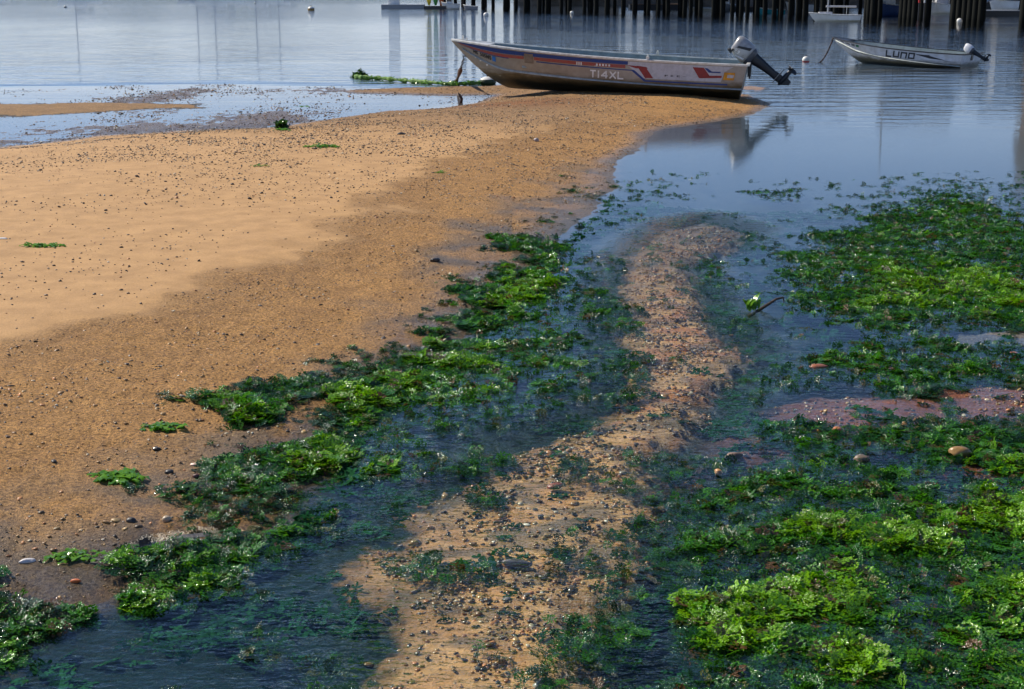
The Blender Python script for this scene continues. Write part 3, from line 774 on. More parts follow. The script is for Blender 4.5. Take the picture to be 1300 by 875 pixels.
# ------------------------------------------------------------------ aluminium skiffs
def lerp(a, b, t): return a + (b - a) * t
class Hull:
    def __init__(s, L, B, Hs, Hb, rake=.10, stem=.20, vr0=.36, vr1=.50, stem_p=1.5):
        s.L, s.B, s.Hs, s.Hb, s.rake, s.stem, s.vr0, s.vr1, s.sp = L, B, Hs, Hb, rake, stem, vr0, vr1, stem_p
    def b(s, t):
        k = max(0.0, (t - .35) / .65); k2 = max(0.0, (.35 - t) / .35)
        return s.B * (1 - k ** 2.4) * (1 - .09 * k2 ** 2) + .012
    def zs(s, t): return s.Hs + (s.Hb - s.Hs) * t ** 2.2
    def zk(s, t):
        t0 = 1 - s.stem; k = max(0.0, (t - t0) / s.stem)
        return .03 * max(0.0, (t - .5) / .5) ** 2 + (s.zs(1) - .05) * k ** s.sp
    def vr(s, t): return lerp(s.vr0, s.vr1, min(1, t * 1.05) ** 1.4)
    def w(s, t, v):
        a = .16 + .78 * (1 - (1 - min(1, v / .36)) ** 1.9) + .06 * v if v > 0 else 0.0
        if v > 0 and v < .08: a *= v / .08
        b = v ** .72
        k = min(1, max(0, (t - .35) / .6)); k = k * k * (3 - 2 * k)
        return lerp(a, b, k)
    def p(s, t, v, side=1, off=0.0, inset=0.0):
        zk, zs = s.zk(t), s.zs(t); z = lerp(zk, zs, v)
        x = t * s.L - s.rake * v * (1 - t) ** 3 * 0 - s.rake * v * max(0, 1 - t * 6)
        y = max(0, s.b(t) * s.w(t, v) - inset)
        q = Vector((x, side * y, z))
        if off:
            e = .004; a = s.p(min(1, t + e), v, side) - s.p(max(0, t - e), v, side); b = s.p(t, min(1, v + e), side) - s.p(t, max(0, v - e), side)
            n = a.cross(b).normalized()
            if n.y * side < 0: n = -n
            q += n * off
        return q
def rngf(n): return [i / n for i in range(n + 1)]
def flip(M, f): return [tuple(reversed(q)) for q in f]

def skin(h, ts, vs, side, inset=0, zin=0):
    v = []; f = []
    for t in ts:
        for vv in vs:
            q = h.p(t, vv, side, 0, inset); q.z += zin * (1 - vv); v.append(q)
    n = len(vs)
    for i in range(len(ts) - 1):
        for j in range(n - 1):
            q = (i * n + j, (i + 1) * n + j, (i + 1) * n + j + 1, i * n + j + 1)
            f.append(q if side < 0 else q[::-1])
    return v, f

def make_hull(h, root, mhull, minner, mgun, nt=36, nv=14, gun_r=.018, seats=(.18, .45, .70)):
    ts = rngf(nt); vs = rngf(nv)
    mb = MB()
    for sd in (1, -1): mb.add(*skin(h, ts, vs, sd))
    # transom with thickness
    prof = [h.p(0, v, 1) for v in vs[::-1]] + [h.p(0, v, -1) for v in vs[1:]]
    mb.add(prof, [tuple(range(len(prof)))])
    bm = bmesh.new(); M = bpy.data.meshes.new('hull'); M.from_pydata([tuple(a) for a in mb.v], [], mb.f); bm.from_mesh(M)
    bmesh.ops.remove_doubles(bm, verts=bm.verts, dist=.002); bmesh.ops.recalc_face_normals(bm, faces=bm.faces); bm.to_mesh(M); bm.free()
    M.materials.append(mhull); o = bpy.data.objects.new('hull', M); COL.objects.link(o); o.parent = root; autosmooth(o, 40)
    # inside skin
    mb = MB(); ti = [.012 + .93 * k for k in rngf(nt)]
    for sd in (1, -1):
        v, f = skin(h, ti, vs[2:], sd, .028, .05); mb.add(v, flip(0, f))
    pr = [h.p(.012, v, 1, 0, .028) for v in vs[:1:-1]] + [h.p(.012, v, -1, 0, .028) for v in vs[2:]]
    mb.add(pr, [tuple(range(len(pr)))[::-1]])
    v = []; f = []
    for t in ti:                                                  # floor
        a = h.p(t, vs[2], 1, 0, .028); v += [Vector((a.x, a.y, a.z + .045)), Vector((a.x, -a.y, a.z + .045))]
    for i in range(len(ti) - 1): f.append((2 * i, 2 * i + 1, 2 * i + 3, 2 * i + 2))
    mb.add(v, f); autosmooth(mb.build('inner_skin', minner, root), 40)
    # gunwale rail all round
    mb = MB(); gpts = []
    for sd in (1, -1):
        pts = [h.p(t, 1, sd, .0) for t in rngf(28)]
        rings = []
        for q in pts:
            c = q + Vector((0, 0, .004)); y = c.y; 
            r = gun_r; rings.append([Vector((c.x, y + sd * r * .9, c.z - r * .9)), Vector((c.x, y + sd * r, c.z + r * .4)), Vector((c.x, y + sd * r * .5, c.z + r * .8)), Vector((c.x, y - sd * r * 1.3, c.z + r * .8)), Vector((c.x, y - sd * r * 1.3, c.z - r * .2))])
        mb.rings(rings)
    a, b = h.p(0, 1, 1), h.p(0, 1, -1)
    mb.box((a.x - .004, 0, a.z + .006), (.05, abs(a.y - b.y), .026))
    g = mb.build('gunwale', mgun, root); autosmooth(g, 50)
    # bow deck plate
    v = []; f = []
    tt = [.86, .90, .94, .97, 1.0]
    for t in tt:
        q = h.p(t, 1, 1); v += [Vector((q.x, q.y, q.z + .006)), Vector((q.x, -q.y, q.z + .006)), Vector((q.x, q.y, q.z - .02)), Vector((q.x, -q.y, q.z - .02))]
    for i in range(len(tt) - 1):
        a = 4 * i; f += [(a, a + 1, a + 5, a + 4), (a + 2, a + 6, a + 7, a + 3)]
    f.append((0, 2, 3, 1))
    mesh_obj('bow_deck', v, f, mgun, root)
    # spray rail
    for sd in (1, -1):
        mb = MB(); rings = []
        for t in [.0 + .955 * k for k in rngf(30)]:
            vv = h.vr(t); a = h.p(t, vv + .022, sd, .002); b = h.p(t, vv - .022, sd, .002); c = h.p(t, vv - .012, sd, .022)
            d = h.p(t, vv + .012, sd, .014); rings.append([a, d, c, b])
        mb.rings(rings); mb.build('spray_rail', M_rail, root)
    # thwarts
    for k, t in enumerate(seats):
        w = h.p(t, .62, 1).y - .03; z = h.zs(t) * .60
        o = MB().box((t * h.L, 0, z), (.26, 2 * w, .035)).build('seat', minner, root); bevel(o, .01)
        MB().box((t * h.L, 0, z * .5 + .07), (.20, 1.1 * w, z - .16)).build('seat_support', minner, root)
    # transom knees and motor pad
    o = MB().box((.045, 0, h.Hs * .72), (.05, .42, h.Hs * .5)).build('motor_pad', M_wood, root); bevel(o, .006)
    return root

def decal(h, quads, side=1, off=.004, nu=10, nv=3):
    """quads in (t, v): a,b,c,d corners"""
    mb = MB()
    for qd in quads:
        v = []; f = []
        a, b, c, d = qd
        for i in range(nu + 1):
            u = i / nu
            for j in range(nv + 1):
                w = j / nv
                t = lerp(lerp(a[0], b[0], u), lerp(d[0], c[0], u), w); vv = lerp(lerp(a[1], b[1], u), lerp(d[1], c[1], u), w)
                v.append(h.p(t, vv, side, off))
        for i in range(nu):
            for j in range(nv):
                q = i * (nv + 1) + j; f.append((q, q + 1, q + nv + 2, q + nv + 1))
        mb.add(v, f)
    return mb

FONT = None
def text_shape(txt, extr=0.0):
    cu = bpy.data.curves.new('lettering', 'FONT'); cu.body = txt; cu.size = 1.0; cu.fill_mode = 'BOTH' if hasattr(cu, 'fill_mode') else cu.fill_mode
    cu.resolution_u = 4; cu.offset = .022
    ob = bpy.data.objects.new('lettering', cu)
    me = bpy.data.meshes.new_from_object(ob)
    v = [Vector(a.co) for a in me.vertices]; f = [tuple(p.vertices) for p in me.polygons]
    bpy.data.objects.remove(ob); return v, f
def hull_text(h, txt, t0, t1, v0, v1, mat, root, name='lettering', side=1, off=.0055, slant=0.0, bold=0.0):
    if ' ' in txt:
        n = len(txt); i = 0
        for wd in txt.split(' '):
            k = txt.index(wd, i); a, b = k / n, (k + len(wd)) / n; i = k + len(wd)
            hh = (v1 - v0); sl = 0
            hull_text(h, wd, lerp(t0, t1, a), lerp(t0, t1, b), v0 if wd != '-' else v0 + hh * .4, v1 if wd != '-' else v0 + hh * .55, mat, root, name, side, off, slant)
        return
    v, f = text_shape(txt)
    x0, x1 = min(a.x for a in v), max(a.x for a in v); y0, y1 = min(a.y for a in v), max(a.y for a in v)
    out = []
    for a in v:
        u = (a.x - x0) / (x1 - x0); w = (a.y - y0) / (y1 - y0)
        out.append(h.p(t0 + (t1 - t0) * (u + slant * w), v0 + (v1 - v0) * w, side, off))
    return mesh_obj(name, out, f, mat, root)

# letters drawn as strokes for the wide maker's lettering: polylines in a 1x1 cell, stroked
def hull_strokes(h, glyphs, t0, t1, v0, v1, mat, root, name='lettering', th=.11, thy=None, side=1, off=.0055, slant=.0):
    thy = thy or th; mb = MB(); n = len(glyphs); tot = sum(g[0] for g in glyphs); x = 0
    for wdt, strokes in glyphs:
        for (ax, ay, bx, by) in strokes:
            P0 = Vector(((x + (.17 + ax * .66) * wdt) / tot, ay)); P1 = Vector(((x + (.17 + bx * .66) * wdt) / tot, by))
            # widths measured in metres
            sx = abs(t1 - t0) * h.L; sy = (v1 - v0) * h.Hs
            A = Vector((P0.x * sx, P0.y * sy)); B = Vector((P1.x * sx, P1.y * sy)); d = (B - A).normalized(); nn = Vector((-d.y, d.x)) * th * sy * .5
            A2 = A - d * th * sy * .4; B2 = B + d * th * sy * .4
            q = []
            for c in (A2 - nn, B2 - nn, B2 + nn, A2 + nn):
                u, w = c.x / sx, c.y / sy; q.append((t0 + (t1 - t0) * (u + slant * w), v0 + (v1 - v0) * w))
            m = decal(h, [q], side, off, 2, 1); mb.add(m.v, m.f)
            off += .00004
        x += wdt
    return mb.build(name, mat, root)
GL = {
 'T': (1.0, [(0, 1, 1, 1), (.5, 0, .5, 1)]), '1': (.55, [(.5, 0, .5, 1)]),
 '4': (1.15, [(.8, 0, .8, 1), (.8, 1, 0, .3), (0, .3, 1, .3)]), 'X': (1.15, [(0, 0, 1, 1), (0, 1, 1, 0)]),
 'L': (1.0, [(0, 1, 0, 0), (0, 0, 1, 0)]), 'U': (1.0, [(0, 1, 0, .05), (0, .05, 1, .05), (1, .05, 1, 1)]),
 'N': (1.0, [(0, 0, 0, 1), (0, .95, 1, .95), (1, .95, 1, 0)]), 'D': (1.0, [(0, 0, 0, 1), (0, .97, 1, .97), (1, .97, 1, .03), (1, .03, 0, .03)]),
}

# ---- outboard engine: upright frame, +x forward, z=0 at the clamp, then tipped up
def rrect(cx, z, lx, ly, n=5, r=.35, skew=0):
    pts = []
    rx, ry = lx * r, ly * r
    for qx, qy, a0 in ((1, 1, 0), (-1, 1, 90), (-1, -1, 180), (1, -1, 270)):
        for k in range(n):
            a = R(a0 + 90 * k / (n - 1)); pts.append(Vector((cx + qx * (lx / 2 - rx) + rx * math.cos(a), qy * (ly / 2 - ry) + ry * math.sin(a), z + skew * (cx + qx * (lx / 2 - rx) + rx * math.cos(a)))))
    return pts
def make_outboard(root_hull, loc, S, tilt, mtop, mside, black, name='outboard_engine', letters=True):
    piv = bpy.data.objects.new(name, None); COL.objects.link(piv); piv.parent = root_hull; piv.location = loc
    piv.rotation_euler = (0, tilt, 0); piv.scale = (S, S, S)
    # cowling
    mb = MB()
    mb.rings([rrect(-.13, .10, .31, .24), rrect(-.13, .13, .36, .28), rrect(-.135, .22, .37, .29), rrect(-.14, .33, .35, .27, skew=-.05), rrect(-.145, .40, .31, .23, skew=-.10), rrect(-.15, .435, .22, .15, skew=-.12)])
    o = mb.build('cowling', mtop, piv); autosmooth(o, 60)
    mb = MB().rings([rrect(-.13, .02, .26, .19), rrect(-.13, .06, .32, .24), rrect(-.13, .105, .335, .26)])
    autosmooth(mb.build('lower_cowling', mside, piv), 50)
    if letters:
        v, f = text_shape('9.9')
        out = [Vector((-.02 - a.y * .10, .1475 + .0005, .37 - a.x * .085)) for a in v]
        mesh_obj('lettering', out, f, M_silver, piv)
        # side flash and air slot
        MB().add([(-.26, .147, .15), (-.20, .147, .15), (-.10, .147, .36), (-.14, .147, .36)], [(0, 1, 2, 3)]).build('side_flash', black, piv)
        MB().add([(-.04, .1472, .14), (-.01, .1472, .14), (.025, .146, .30), (.005, .146, .30)], [(0, 1, 2, 3)]).build('pale_flash', M_white, piv)
        MB().box((.0, .10, .395), (.09, .05, .03)).build('air_slot', M_dark, piv)
    # mid leg
    mb = MB().rings([rrect(-.14, .03, .22, .13), rrect(-.15, -.08, .19, .11), rrect(-.16, -.22, .155, .085), rrect(-.165, -.42, .13, .06), rrect(-.17, -.50, .15, .05)])
    autosmooth(mb.build('leg', black, piv), 50)
    # anti ventilation plate, gearcase, skeg
    o = MB().rings([rrect(-.20, -.505, .30, .16, r=.45), rrect(-.20, -.517, .30, .16, r=.45)]).build('cavitation_plate', black, piv)
    mb = MB().rings([rrect(-.17, -.515, .15, .045), rrect(-.175, -.60, .13, .035)])
    rs = []
    for xx, rr in ((.02, .006), (-.01, .028), (-.06, .042), (-.16, .046), (-.25, .040), (-.30, .030)):
        rs.append([Vector((xx - .09, rr * math.cos(a), -.615 + rr * math.sin(a))) for a in [2 * math.pi * k / 12 for k in range(12)]])
    mb.rings(rs[::-1]); autosmooth(mb.build('gearcase', black, piv), 60)
    MB().add([(-.10, .006, -.64), (-.28, .006, -.64), (-.26, .004, -.75), (-.19, .004, -.76), (-.10, -.006, -.64), (-.28, -.006, -.64), (-.26, -.004, -.75), (-.19, -.004, -.76)],
             [(0, 1, 2, 3), (7, 6, 5, 4), (0, 4, 5, 1), (1, 5, 6, 2), (2, 6, 7, 3), (3, 7, 4, 0)]).build('skeg', black, piv)
    # propeller
    mb = MB().tube([(-.38, 0, -.615), (-.46, 0, -.615)], [.034, .022], 10)
    for k in range(3):
        a0 = 2 * math.pi * k / 3 + .5; v = []; nb = 5
        for i in range(nb + 1):
            rr = .03 + .085 * i / nb; hw = .045 * math.sin(math.pi * (.25 + .65 * i / nb)) + .012
            for sgn in (-1, 1):
                for tz in (-.003, .003):
                    a = a0 + sgn * hw / rr * .9
                    v.append((-.42 + sgn * hw * .55 + tz, rr * math.cos(a), -.615 + rr * math.sin(a)))
        f = []
        for i in range(nb):
            b = i * 4; f += [(b, b + 2, b + 6, b + 4), (b + 1, b + 5, b + 7, b + 3), (b, b + 4, b + 5, b + 1), (b + 2, b + 3, b + 7, b + 6)]
        f += [(0, 1, 3, 2), (nb * 4, nb * 4 + 2, nb * 4 + 3, nb * 4 + 1)]
        mb.add(v, f)
    mb.build('propeller', black, piv)
    # clamp bracket stays upright: children of the hull
    o = MB().box((.045, .085, -.03), (.03, .03, .20)).box((.045, -.085, -.03), (.03, .03, .20)).box((-.03, 0, -.13), (.03, .17, .20)).box((.0, 0, .05), (.10, .20, .03)).box((-.02, .085, -.08), (.06, .02, .22)).box((-.02, -.085, -.08), (.06, .02, .22)).build('clamp_bracket', black, None)
    o.parent = root_hull; o.location = loc; o.scale = (S, S, S); bevel(o, .006)
    tl = MB().tube([(-.02, .0, .12), (.10, 0, .15), (.20, 0, .19), (.36, 0, .26), (.39, 0, .27)], [.03, .026, .020, .032, .012], 10).build('tiller', black, None); tl.parent = root_hull; tl.location = loc; tl.scale = (S, S, S)
    return piv

# ---- the near skiff on the sand
H1 = Hull(4.42, .78, .54, .70, rake=.10, stem=.215, vr0=.37, vr1=.50, stem_p=1.45)
bx, by = G(943, 125, .055)
skiff = empty('aluminium_skiff', (bx, by + .30, .012), (R(0), R(-1.9), R(180 - 11)))
tag(skiff, 'larger bare aluminium skiff with navy and red stripes aground on the sandbar tip', 'boat')
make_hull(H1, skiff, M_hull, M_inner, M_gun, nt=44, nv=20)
def T(px): return (955 - px) / 377.0
def strip(a, b, f0, f1, n=1):
    return [((T(a), f0[0]), (T(b), f0[1]), (T(b), f1[1]), (T(a), f1[0]))]
decal(H1, strip(585, 690, (.955, .955), (.84, .87)) + strip(690, 818, (.955, .955), (.87, .87)), nu=20).build('navy_stripe', M_blue, skiff)
decal(H1, strip(589, 683, (.82, .855), (.745, .785)), nu=20).build('red_stripe', M_red, skiff)
decal(H1, strip(697, 752, (.86, .86), (.785, .78)) + strip(752, 815, (.86, .86), (.78, .775)), nu=14, off=.0042).build('red_stripe', M_red, skiff)
decal(H1, strip(592, 662, (.735, .775), (.715, .755)) + strip(700, 815, (.765, .745), (.74, .72)), nu=14).build('blue_pinstripe', M_blue, skiff)
decal(H1, [((T(815), .745), (T(826), .745), (T(826), .72), (T(815), .72)), ((T(826), .745), (T(841), .50), (T(838.5), .47), (T(823), .72)), ((T(841), .50), (T(938), .50), (T(938), .46), (T(838.5), .46))], off=.0046).build('blue_pinstripe', M_blue, skiff)
decal(H1, [((T(811), .955), (T(941), .955), (T(932), .80), (T(816), .88)), ((T(816), .88), (T(932), .80), (T(930), .54), (T(838), .54))], nu=20, nv=6, off=.003).build('white_panel', M_white, skiff)
decal(H1, [((T(816), .86), (T(841), .84), (T(843), .80), (T(828), .79)), ((T(829), .86), (T(840), .84), (T(850), .56), (T(840), .55))], off=.0055).build('red_slash', M_dred, skiff)
decal(H1, [((T(897), .90), (T(909), .90), (T(917), .68), (T(905), .62)), ((T(905), .69), (T(930), .71), (T(930), .65), (T(906), .62))], off=.0055).build('red_slash', M_dred, skiff)
decal(H1, [((T(910), .89), (T(913), .89), (T(919), .80), (T(915), .78)), ((T(916), .81), (T(928), .81), (T(928), .775), (T(915), .775))], off=.006).build('blue_slash', M_blue, skiff)
decal(H1, [((T(932), .80), (T(944), .80), (T(944), .60), (T(932), .60))], off=.006, nu=3).build('capacity_label', M_orange, skiff)
decal(H1, [((T(936), .74), (T(943), .74), (T(943), .66), (T(936), .66))], off=.0075, nu=3).build('label_panel', M_white, skiff)
decal(H1, [((T(684), .93), (T(696), .93), (T(696), .70), (T(684), .70))], off=.0062, nu=3).build('rubbed_patch', M_patch, skiff)
hull_text(H1, 'MS 505MS', T(611), T(637), .60, .725, M_dark, skiff, 'registration_number')
decal(H1, [((T(638.5), .73), (T(643.5), .73), (T(643.5), .60), (T(638.5), .60))], off=.006, nu=2).build('sticker', M_sky, skiff)
hull_strokes(H1, [GL[c] for c in 'T14XL'], T(770), T(814), .50, .66, M_silver, skiff, th=.24)
hull_text(H1, 'III', T(753), T(760), .775, .85, M_silver, skiff, 'maker_lettering', off=.006)
hull_text(H1, 'JIIII', T(776), T(796), .775, .845, M_silver, skiff, 'maker_lettering', off=.006)
hull_text(H1, 'F K E -', T(864), T(890), .62, .665, M_dark, skiff, 'small_lettering', off=.006)
q = H1.p(.30, 1, 1); q2 = H1.p(.30, 1, -1)
for a in (q, q2): MB().box((a.x, a.y - math.copysign(.015, a.y), a.z + .035), (.045, .04, .05)).tube([(a.x, a.y - math.copysign(.015, a.y), a.z + .05), (a.x, a.y - math.copysign(.015, a.y), a.z + .085)], .012).build('oarlock', M_gun, skiff)
qb = H1.p(.955, 1, 1)
MB().box((qb.x, 0, qb.z + .022), (.07, .08, .025)).tube([(qb.x + .02, 0, qb.z + .03), (qb.x + .02, 0, qb.z + .085)], .014).tube([(qb.x - .045, -.05, qb.z + .05), (qb.x - .045, .05, qb.z + .05)], .01).build('bow_cleat', M_gun, skiff)
vv = .42
for tt in (.905, .887, .862):
    q = H1.p(tt, .44 - (0.905 - tt) * .9, 1, .004)
    MB().rings([[q + Vector((math.cos(a) * .016, .001, math.sin(a) * .014)) for a in [k * math.pi / 4 for k in range(8)]], [q + Vector((math.cos(a) * .013, .004, math.sin(a) * .012)) for a in [k * math.pi / 4 for k in range(8)]]]).build('hull_dent', M_gun, skiff)
make_outboard(skiff, (-.10, .02, .51), .84, R(52), M_cowl, M_cowld, M_leg)
stem_eye = H1.p(.948, .02, 1)
MB().tube([stem_eye + Vector((0, 0, .0)), stem_eye + Vector((.035, 0, -.005)), stem_eye + Vector((.035, 0, -.05)), stem_eye + Vector((0, 0, -.04))], .007, 6).build('bow_eye', M_chain, skiff)

# ---- the far skiff afloat
H2 = Hull(3.20, .60, .37, .54, rake=.06, stem=.25, vr0=.36, vr1=.74, stem_p=1.25)
b2 = G(1233, 85.5)
boat2 = empty('white_sided_skiff', (b2[0], b2[1] + .2, -.10), (0, R(-2.0), R(180 - 38)))
tag(boat2, 'smaller white sided skiff floating on its mooring at the right', 'boat')
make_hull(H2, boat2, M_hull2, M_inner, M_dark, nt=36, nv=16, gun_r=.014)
hull_strokes(H2, [GL[c] for c in 'LUND'], .52, .30, .60, .88, M_dark, boat2, th=.30, slant=.02)
hull_text(H2, 'MS 246 BB', .905, .77, .82, .94, M_dark, boat2, 'registration_number', off=.004)
decal(H2, [((.76, .94), (.735, .94), (.735, .83), (.76, .83))], nu=2).build('sticker', M_greenst, boat2)
decal(H2, [((.30, .86), (.20, .86), (.20, .83), (.28, .84))], nu=12).build('dark_pinstripe', M_dark, boat2)
decal(H2, [((.12, .62), (.04, .56), (.02, .54), (.10, .585))], nu=12).build('dark_pinstripe', M_dark, boat2)
decal(H2, [((.30, .84), (.22, .86), (.10, .63), (.20, .68))], nu=12, off=.0046).build('dark_swoosh', M_dark, boat2)
decal(H2, [((.93, .64), (.03, .33), (.03, .30), (.93, .61))], nu=30).build('dark_pinstripe', M_dark, boat2)
make_outboard(boat2, (-.04, .0, .35), .50, R(60), M_cowlw, M_cowld, M_leg, letters=False)

# ------------------------------------------------------------------ ground tackle of the near skiff
def world_pt(o, v):
    M = Matrix.Translation(o.location) @ o.rotation_euler.to_matrix().to_4x4(); return M @ v
eye = world_pt(skiff, stem_eye + Vector((.035, 0, -.05)))
gp = Vector((*G(579, 106), .03))
def sag(a, b, n, s): return [a.lerp(b, i / n) + Vector((0, 0, -s * 4 * (i / n) * (1 - i / n))) for i in range(n + 1)]
line = sag(eye, gp, 14, .03)
ch_ = empty('bow_chain', eye); ch_.location = (0, 0, 0)
tag(ch_, 'rusty mooring strop hanging from the bow of the aground skiff', 'mooring line')
for k in range(4):
    a, b = line[k], line[k + 1]; c = (a + b) / 2; d = (b - a).normalized(); u = d.orthogonal().normalized(); w = d.cross(u)
    if k % 2: u = w
    ln = (b - a).length * .62; pts = [c + d * ln * math.cos(t) + u * .016 * math.sin(t) for t in [2 * math.pi * i / 10 for i in range(11)]]
    MB().tube(pts, .0055, 6, False).build('chain_link', M_chain, ch_)
MB().tube(line[4:], [.016, .034, .040, .034, .028, .024, .020, .022, .026, .030, .04], 8).build('strop', M_rusty, ch_)
def lumpy(pts, r, amp, seed, n=8, sub=6):
    rr = random.Random(seed); out = []; rad = []
    P = [Vector(p) for p in pts]
    for i in range(len(P) - 1):
        for k in range(sub):
            out.append(P[i].lerp(P[i + 1], k / sub) + Vector((rr.uniform(-1, 1), rr.uniform(-1, 1), rr.uniform(-.3, .6))) * amp * .5); rad.append(r * (1 + rr.uniform(-.4, .7)))
    out.append(P[-1]); rad.append(r * .6)
    return MB().tube(out, rad, n)
rp = [(452, 99), (460, 101), (480, 101.5), (505, 104), (530, 106), (555, 108), (579, 109), (600, 108), (622, 106.5)]
rpe = empty('weedy_rope', (0, 0, 0)); tag(rpe, 'long weed covered rope lying in the shallows ahead of the bow', 'rope')
lumpy([(*G(*p), .03) for p in rp], .030, .03, 3).build('rope', M_rope, rpe)
# weed fringe on the rope
mb = MB(); rr = random.Random(9)
for i in range(520):
    k = rr.uniform(0, len(rp) - 1.001); j = int(k); a = Vector((*G(*rp[j]), .03)).lerp(Vector((*G(*rp[j + 1]), .03)), k - j)
    v, f = blade_verts(rr, (a.x + rr.gauss(0, .02), a.y + rr.gauss(0, .04), .03 + rr.uniform(-.02, .03)), rr.uniform(0, 6.28), rr.uniform(.03, .08), .02, rr.uniform(-.3, .8), 2, 1)
    mb.add(v, f)
mb.build('weed_fringe', M_leaf, rpe)
def clump_at(px, py, n, rad, ln, wd, mat, seed, z=.0, lift=.8, h=.0, name='weed_tuft', label=None, cat='seaweed', rx=1.0, parent=None, zpos=None):
    rr = random.Random(seed); x0, y0 = G(px, py, z); mb = MB()
    for k in range(n):
        a = rr.uniform(0, 6.28); d = rad * math.sqrt(rr.random()); hz = h * (1 - (d / rad) ** 2) * rr.random()
        v, f = blade_verts(rr, (d * math.cos(a) * rx, d * math.sin(a), hz), rr.uniform(0, 6.28), ln * rr.uniform(.5, 1.3), wd * rr.uniform(.5, 1.2), rr.uniform(-.1, 1) * lift)
        mb.add(v, f)
    hz, _ = terrain(np.array([x0], np.float32), np.array([y0], np.float32), False)
    o = mb.build(name, mat, parent, True, (x0, y0, max(float(hz[0]), -.01) + .004))
    if label: tag(o, label, cat)
    return o
clump_at(457, 98, 260, .13, .07, .03, M_leafd, 11, lift=1.2, h=.14, name='dark_weed_clump', label='dark bladder weed heap at the far left end of the weedy rope')
clump_at(576, 108, 160, .10, .06, .025, M_leafd, 12, lift=1.0, h=.08, name='dark_weed_clump', label='dark weed knot where the strop meets the rope on the sand')

def float_ball(px, py, r, name, label, mtop, mlow, zoff=.0, flat=.8, sx=1.0, cat='buoy', group=None, d=None, split=.0):
    x0, y0 = G(px, py) if d is None else (0, 0)
    rt = empty(name, (x0, y0, zoff)); tag(rt, label, cat, group)
    def band(a0, a1, n, nm, mat):
        rings = []
        for i in range(n + 1):
            a = lerp(a0, a1, i / n); rings.append([Vector((sx * r * math.cos(a) * math.cos(t), r * math.cos(a) * math.sin(t), r * flat * math.sin(a))) for t in [2 * math.pi * k / 18 for k in range(18)]])
        autosmooth(MB().rings(rings).build(nm, mat, rt), 60)
    band(R(split), R(89), 7, 'top_half', mtop); band(R(-89), R(split), 7, 'lower_half', mlow)
    MB().tube([(0, 0, r * flat * .96), (0, 0, r * flat + .35 * r)], [r * .12, r * .09], 8).build('top_eye', M_chain, rt)
    return rt
float_ball(619, 107, .15, 'mooring_float', 'stranded float with pale top and weeded black underside by the bow', M_buoy, M_scum, .04, .62, 1.0, 'mooring float', split=28)
# right hand mooring
float_ball(1023, 78, .085, 'mooring_buoy', 'small white mooring buoy near the bow of the floating skiff', M_buoy, M_redp, .035, .95, 1, split=-15)
e2 = world_pt(boat2, H2.p(.985, .9, 1)); g2 = Vector((*G(1035, 80), -.02))
ml = empty('mooring_line', (0, 0, 0)); tag(ml, 'slack mooring chain from the bow of the floating skiff into the water', 'mooring line')
MB().tube(sag(e2, g2, 16, .16), .014, 6).build('chain', M_rusty, ml)
for i, q in enumerate(sag(e2, g2, 16, .16)[1:-1:2]): MB().tube([q + Vector((0, 0, .02)), q - Vector((0, 0, .02))], .018, 6).build('chain_link', M_chain, ml)
for k, (px, py, r, lab, mt, ml_, sp) in enumerate([
    (83, 9.5, .13, 'small round white buoy alone at the upper left', M_buoy, M_scum, 10),
    (324, 4.5, .13, 'small white buoy at the top edge between two others', M_buoy, M_scum, -10),
    (395, 13.5, .26, 'large ochre banded mooring buoy, biggest of those afloat', M_buoy, M_buoyo, 20),
    (617, 20, .16, 'white buoy floating in front of the left end of the pier', M_buoy, M_scum, -20),
    (726, 17, .13, 'white buoy floating against the dark middle piles', M_buoy, M_scum, -20),
    (1218, 27.5, .14, 'white buoy floating before the widest black pile cluster', M_buoy, M_buoyo, -25),
    (1299, 26, .12, 'white buoy at the right edge by the gangway', M_buoy, M_scum, -25)]):
    float_ball(px, py, r, 'mooring_buoy', lab, mt, ml_, r * .3, .9, 1, split=sp, group='mooring buoys in the harbour')

# ------------------------------------------------------------------ pier and harbour
pA = Vector((*G(548, 9), 0)); pB = Vector((*G(1330, 27), 0)); pd = (pB - pA); PL = pd.length; pd.normalize(); pn = Vector((-pd.y, pd.x, 0))
if pn.y < 0: pn = -pn
pier = empty('timber_pier', (pA.x, pA.y, 0)); tag(pier, 'long dark timber pier on closely set piles across the harbour', 'pier')
ang = math.atan2(pd.y, pd.x)
rp_ = random.Random(21)
pm = {}
def pile_mesh(r, h, nm='pile'):
    key = (round(r, 2), round(h, 1))
    if key not in pm:
        mb = MB(); mb.tube([(0, 0, -1.6), (0, 0, .3), (0, 0, h * .6), (0, 0, h)], [r * 1.12, r * 1.05, r, r * .95], 12)
        me = bpy.data.meshes.new(nm); me.from_pydata(mb.v, [], mb.f); me.polygons.foreach_set('use_smooth', [True] * len(me.polygons)); me.materials.append(M_pile); pm[key] = me
    return pm[key]
def add_pile(s, o, r, h, lean=True):
    ob = bpy.data.objects.new('pile', pile_mesh(r, h)); COL.objects.link(ob); ob.parent = pier
    p = pd * s + pn * o; ob.location = (p.x, p.y, 0)
    if lean: ob.rotation_euler = (R(rp_.gauss(0, .8)), R(rp_.gauss(0, .8)), rp_.uniform(0, 3))
def s_of(px, off=0.0):
    """distance along the pier of the sight line through column px"""
    k = (px - 650) / FPX; a = pA + pn * off      # x = k * y_depth approx (level line of sight)
    cth = math.cos(PITCH) + (437.5 - 18) / FPX * math.sin(PITCH)
    kk = k / cth
    return (kk * a.y - a.x) / (pd.x - kk * pd.y)
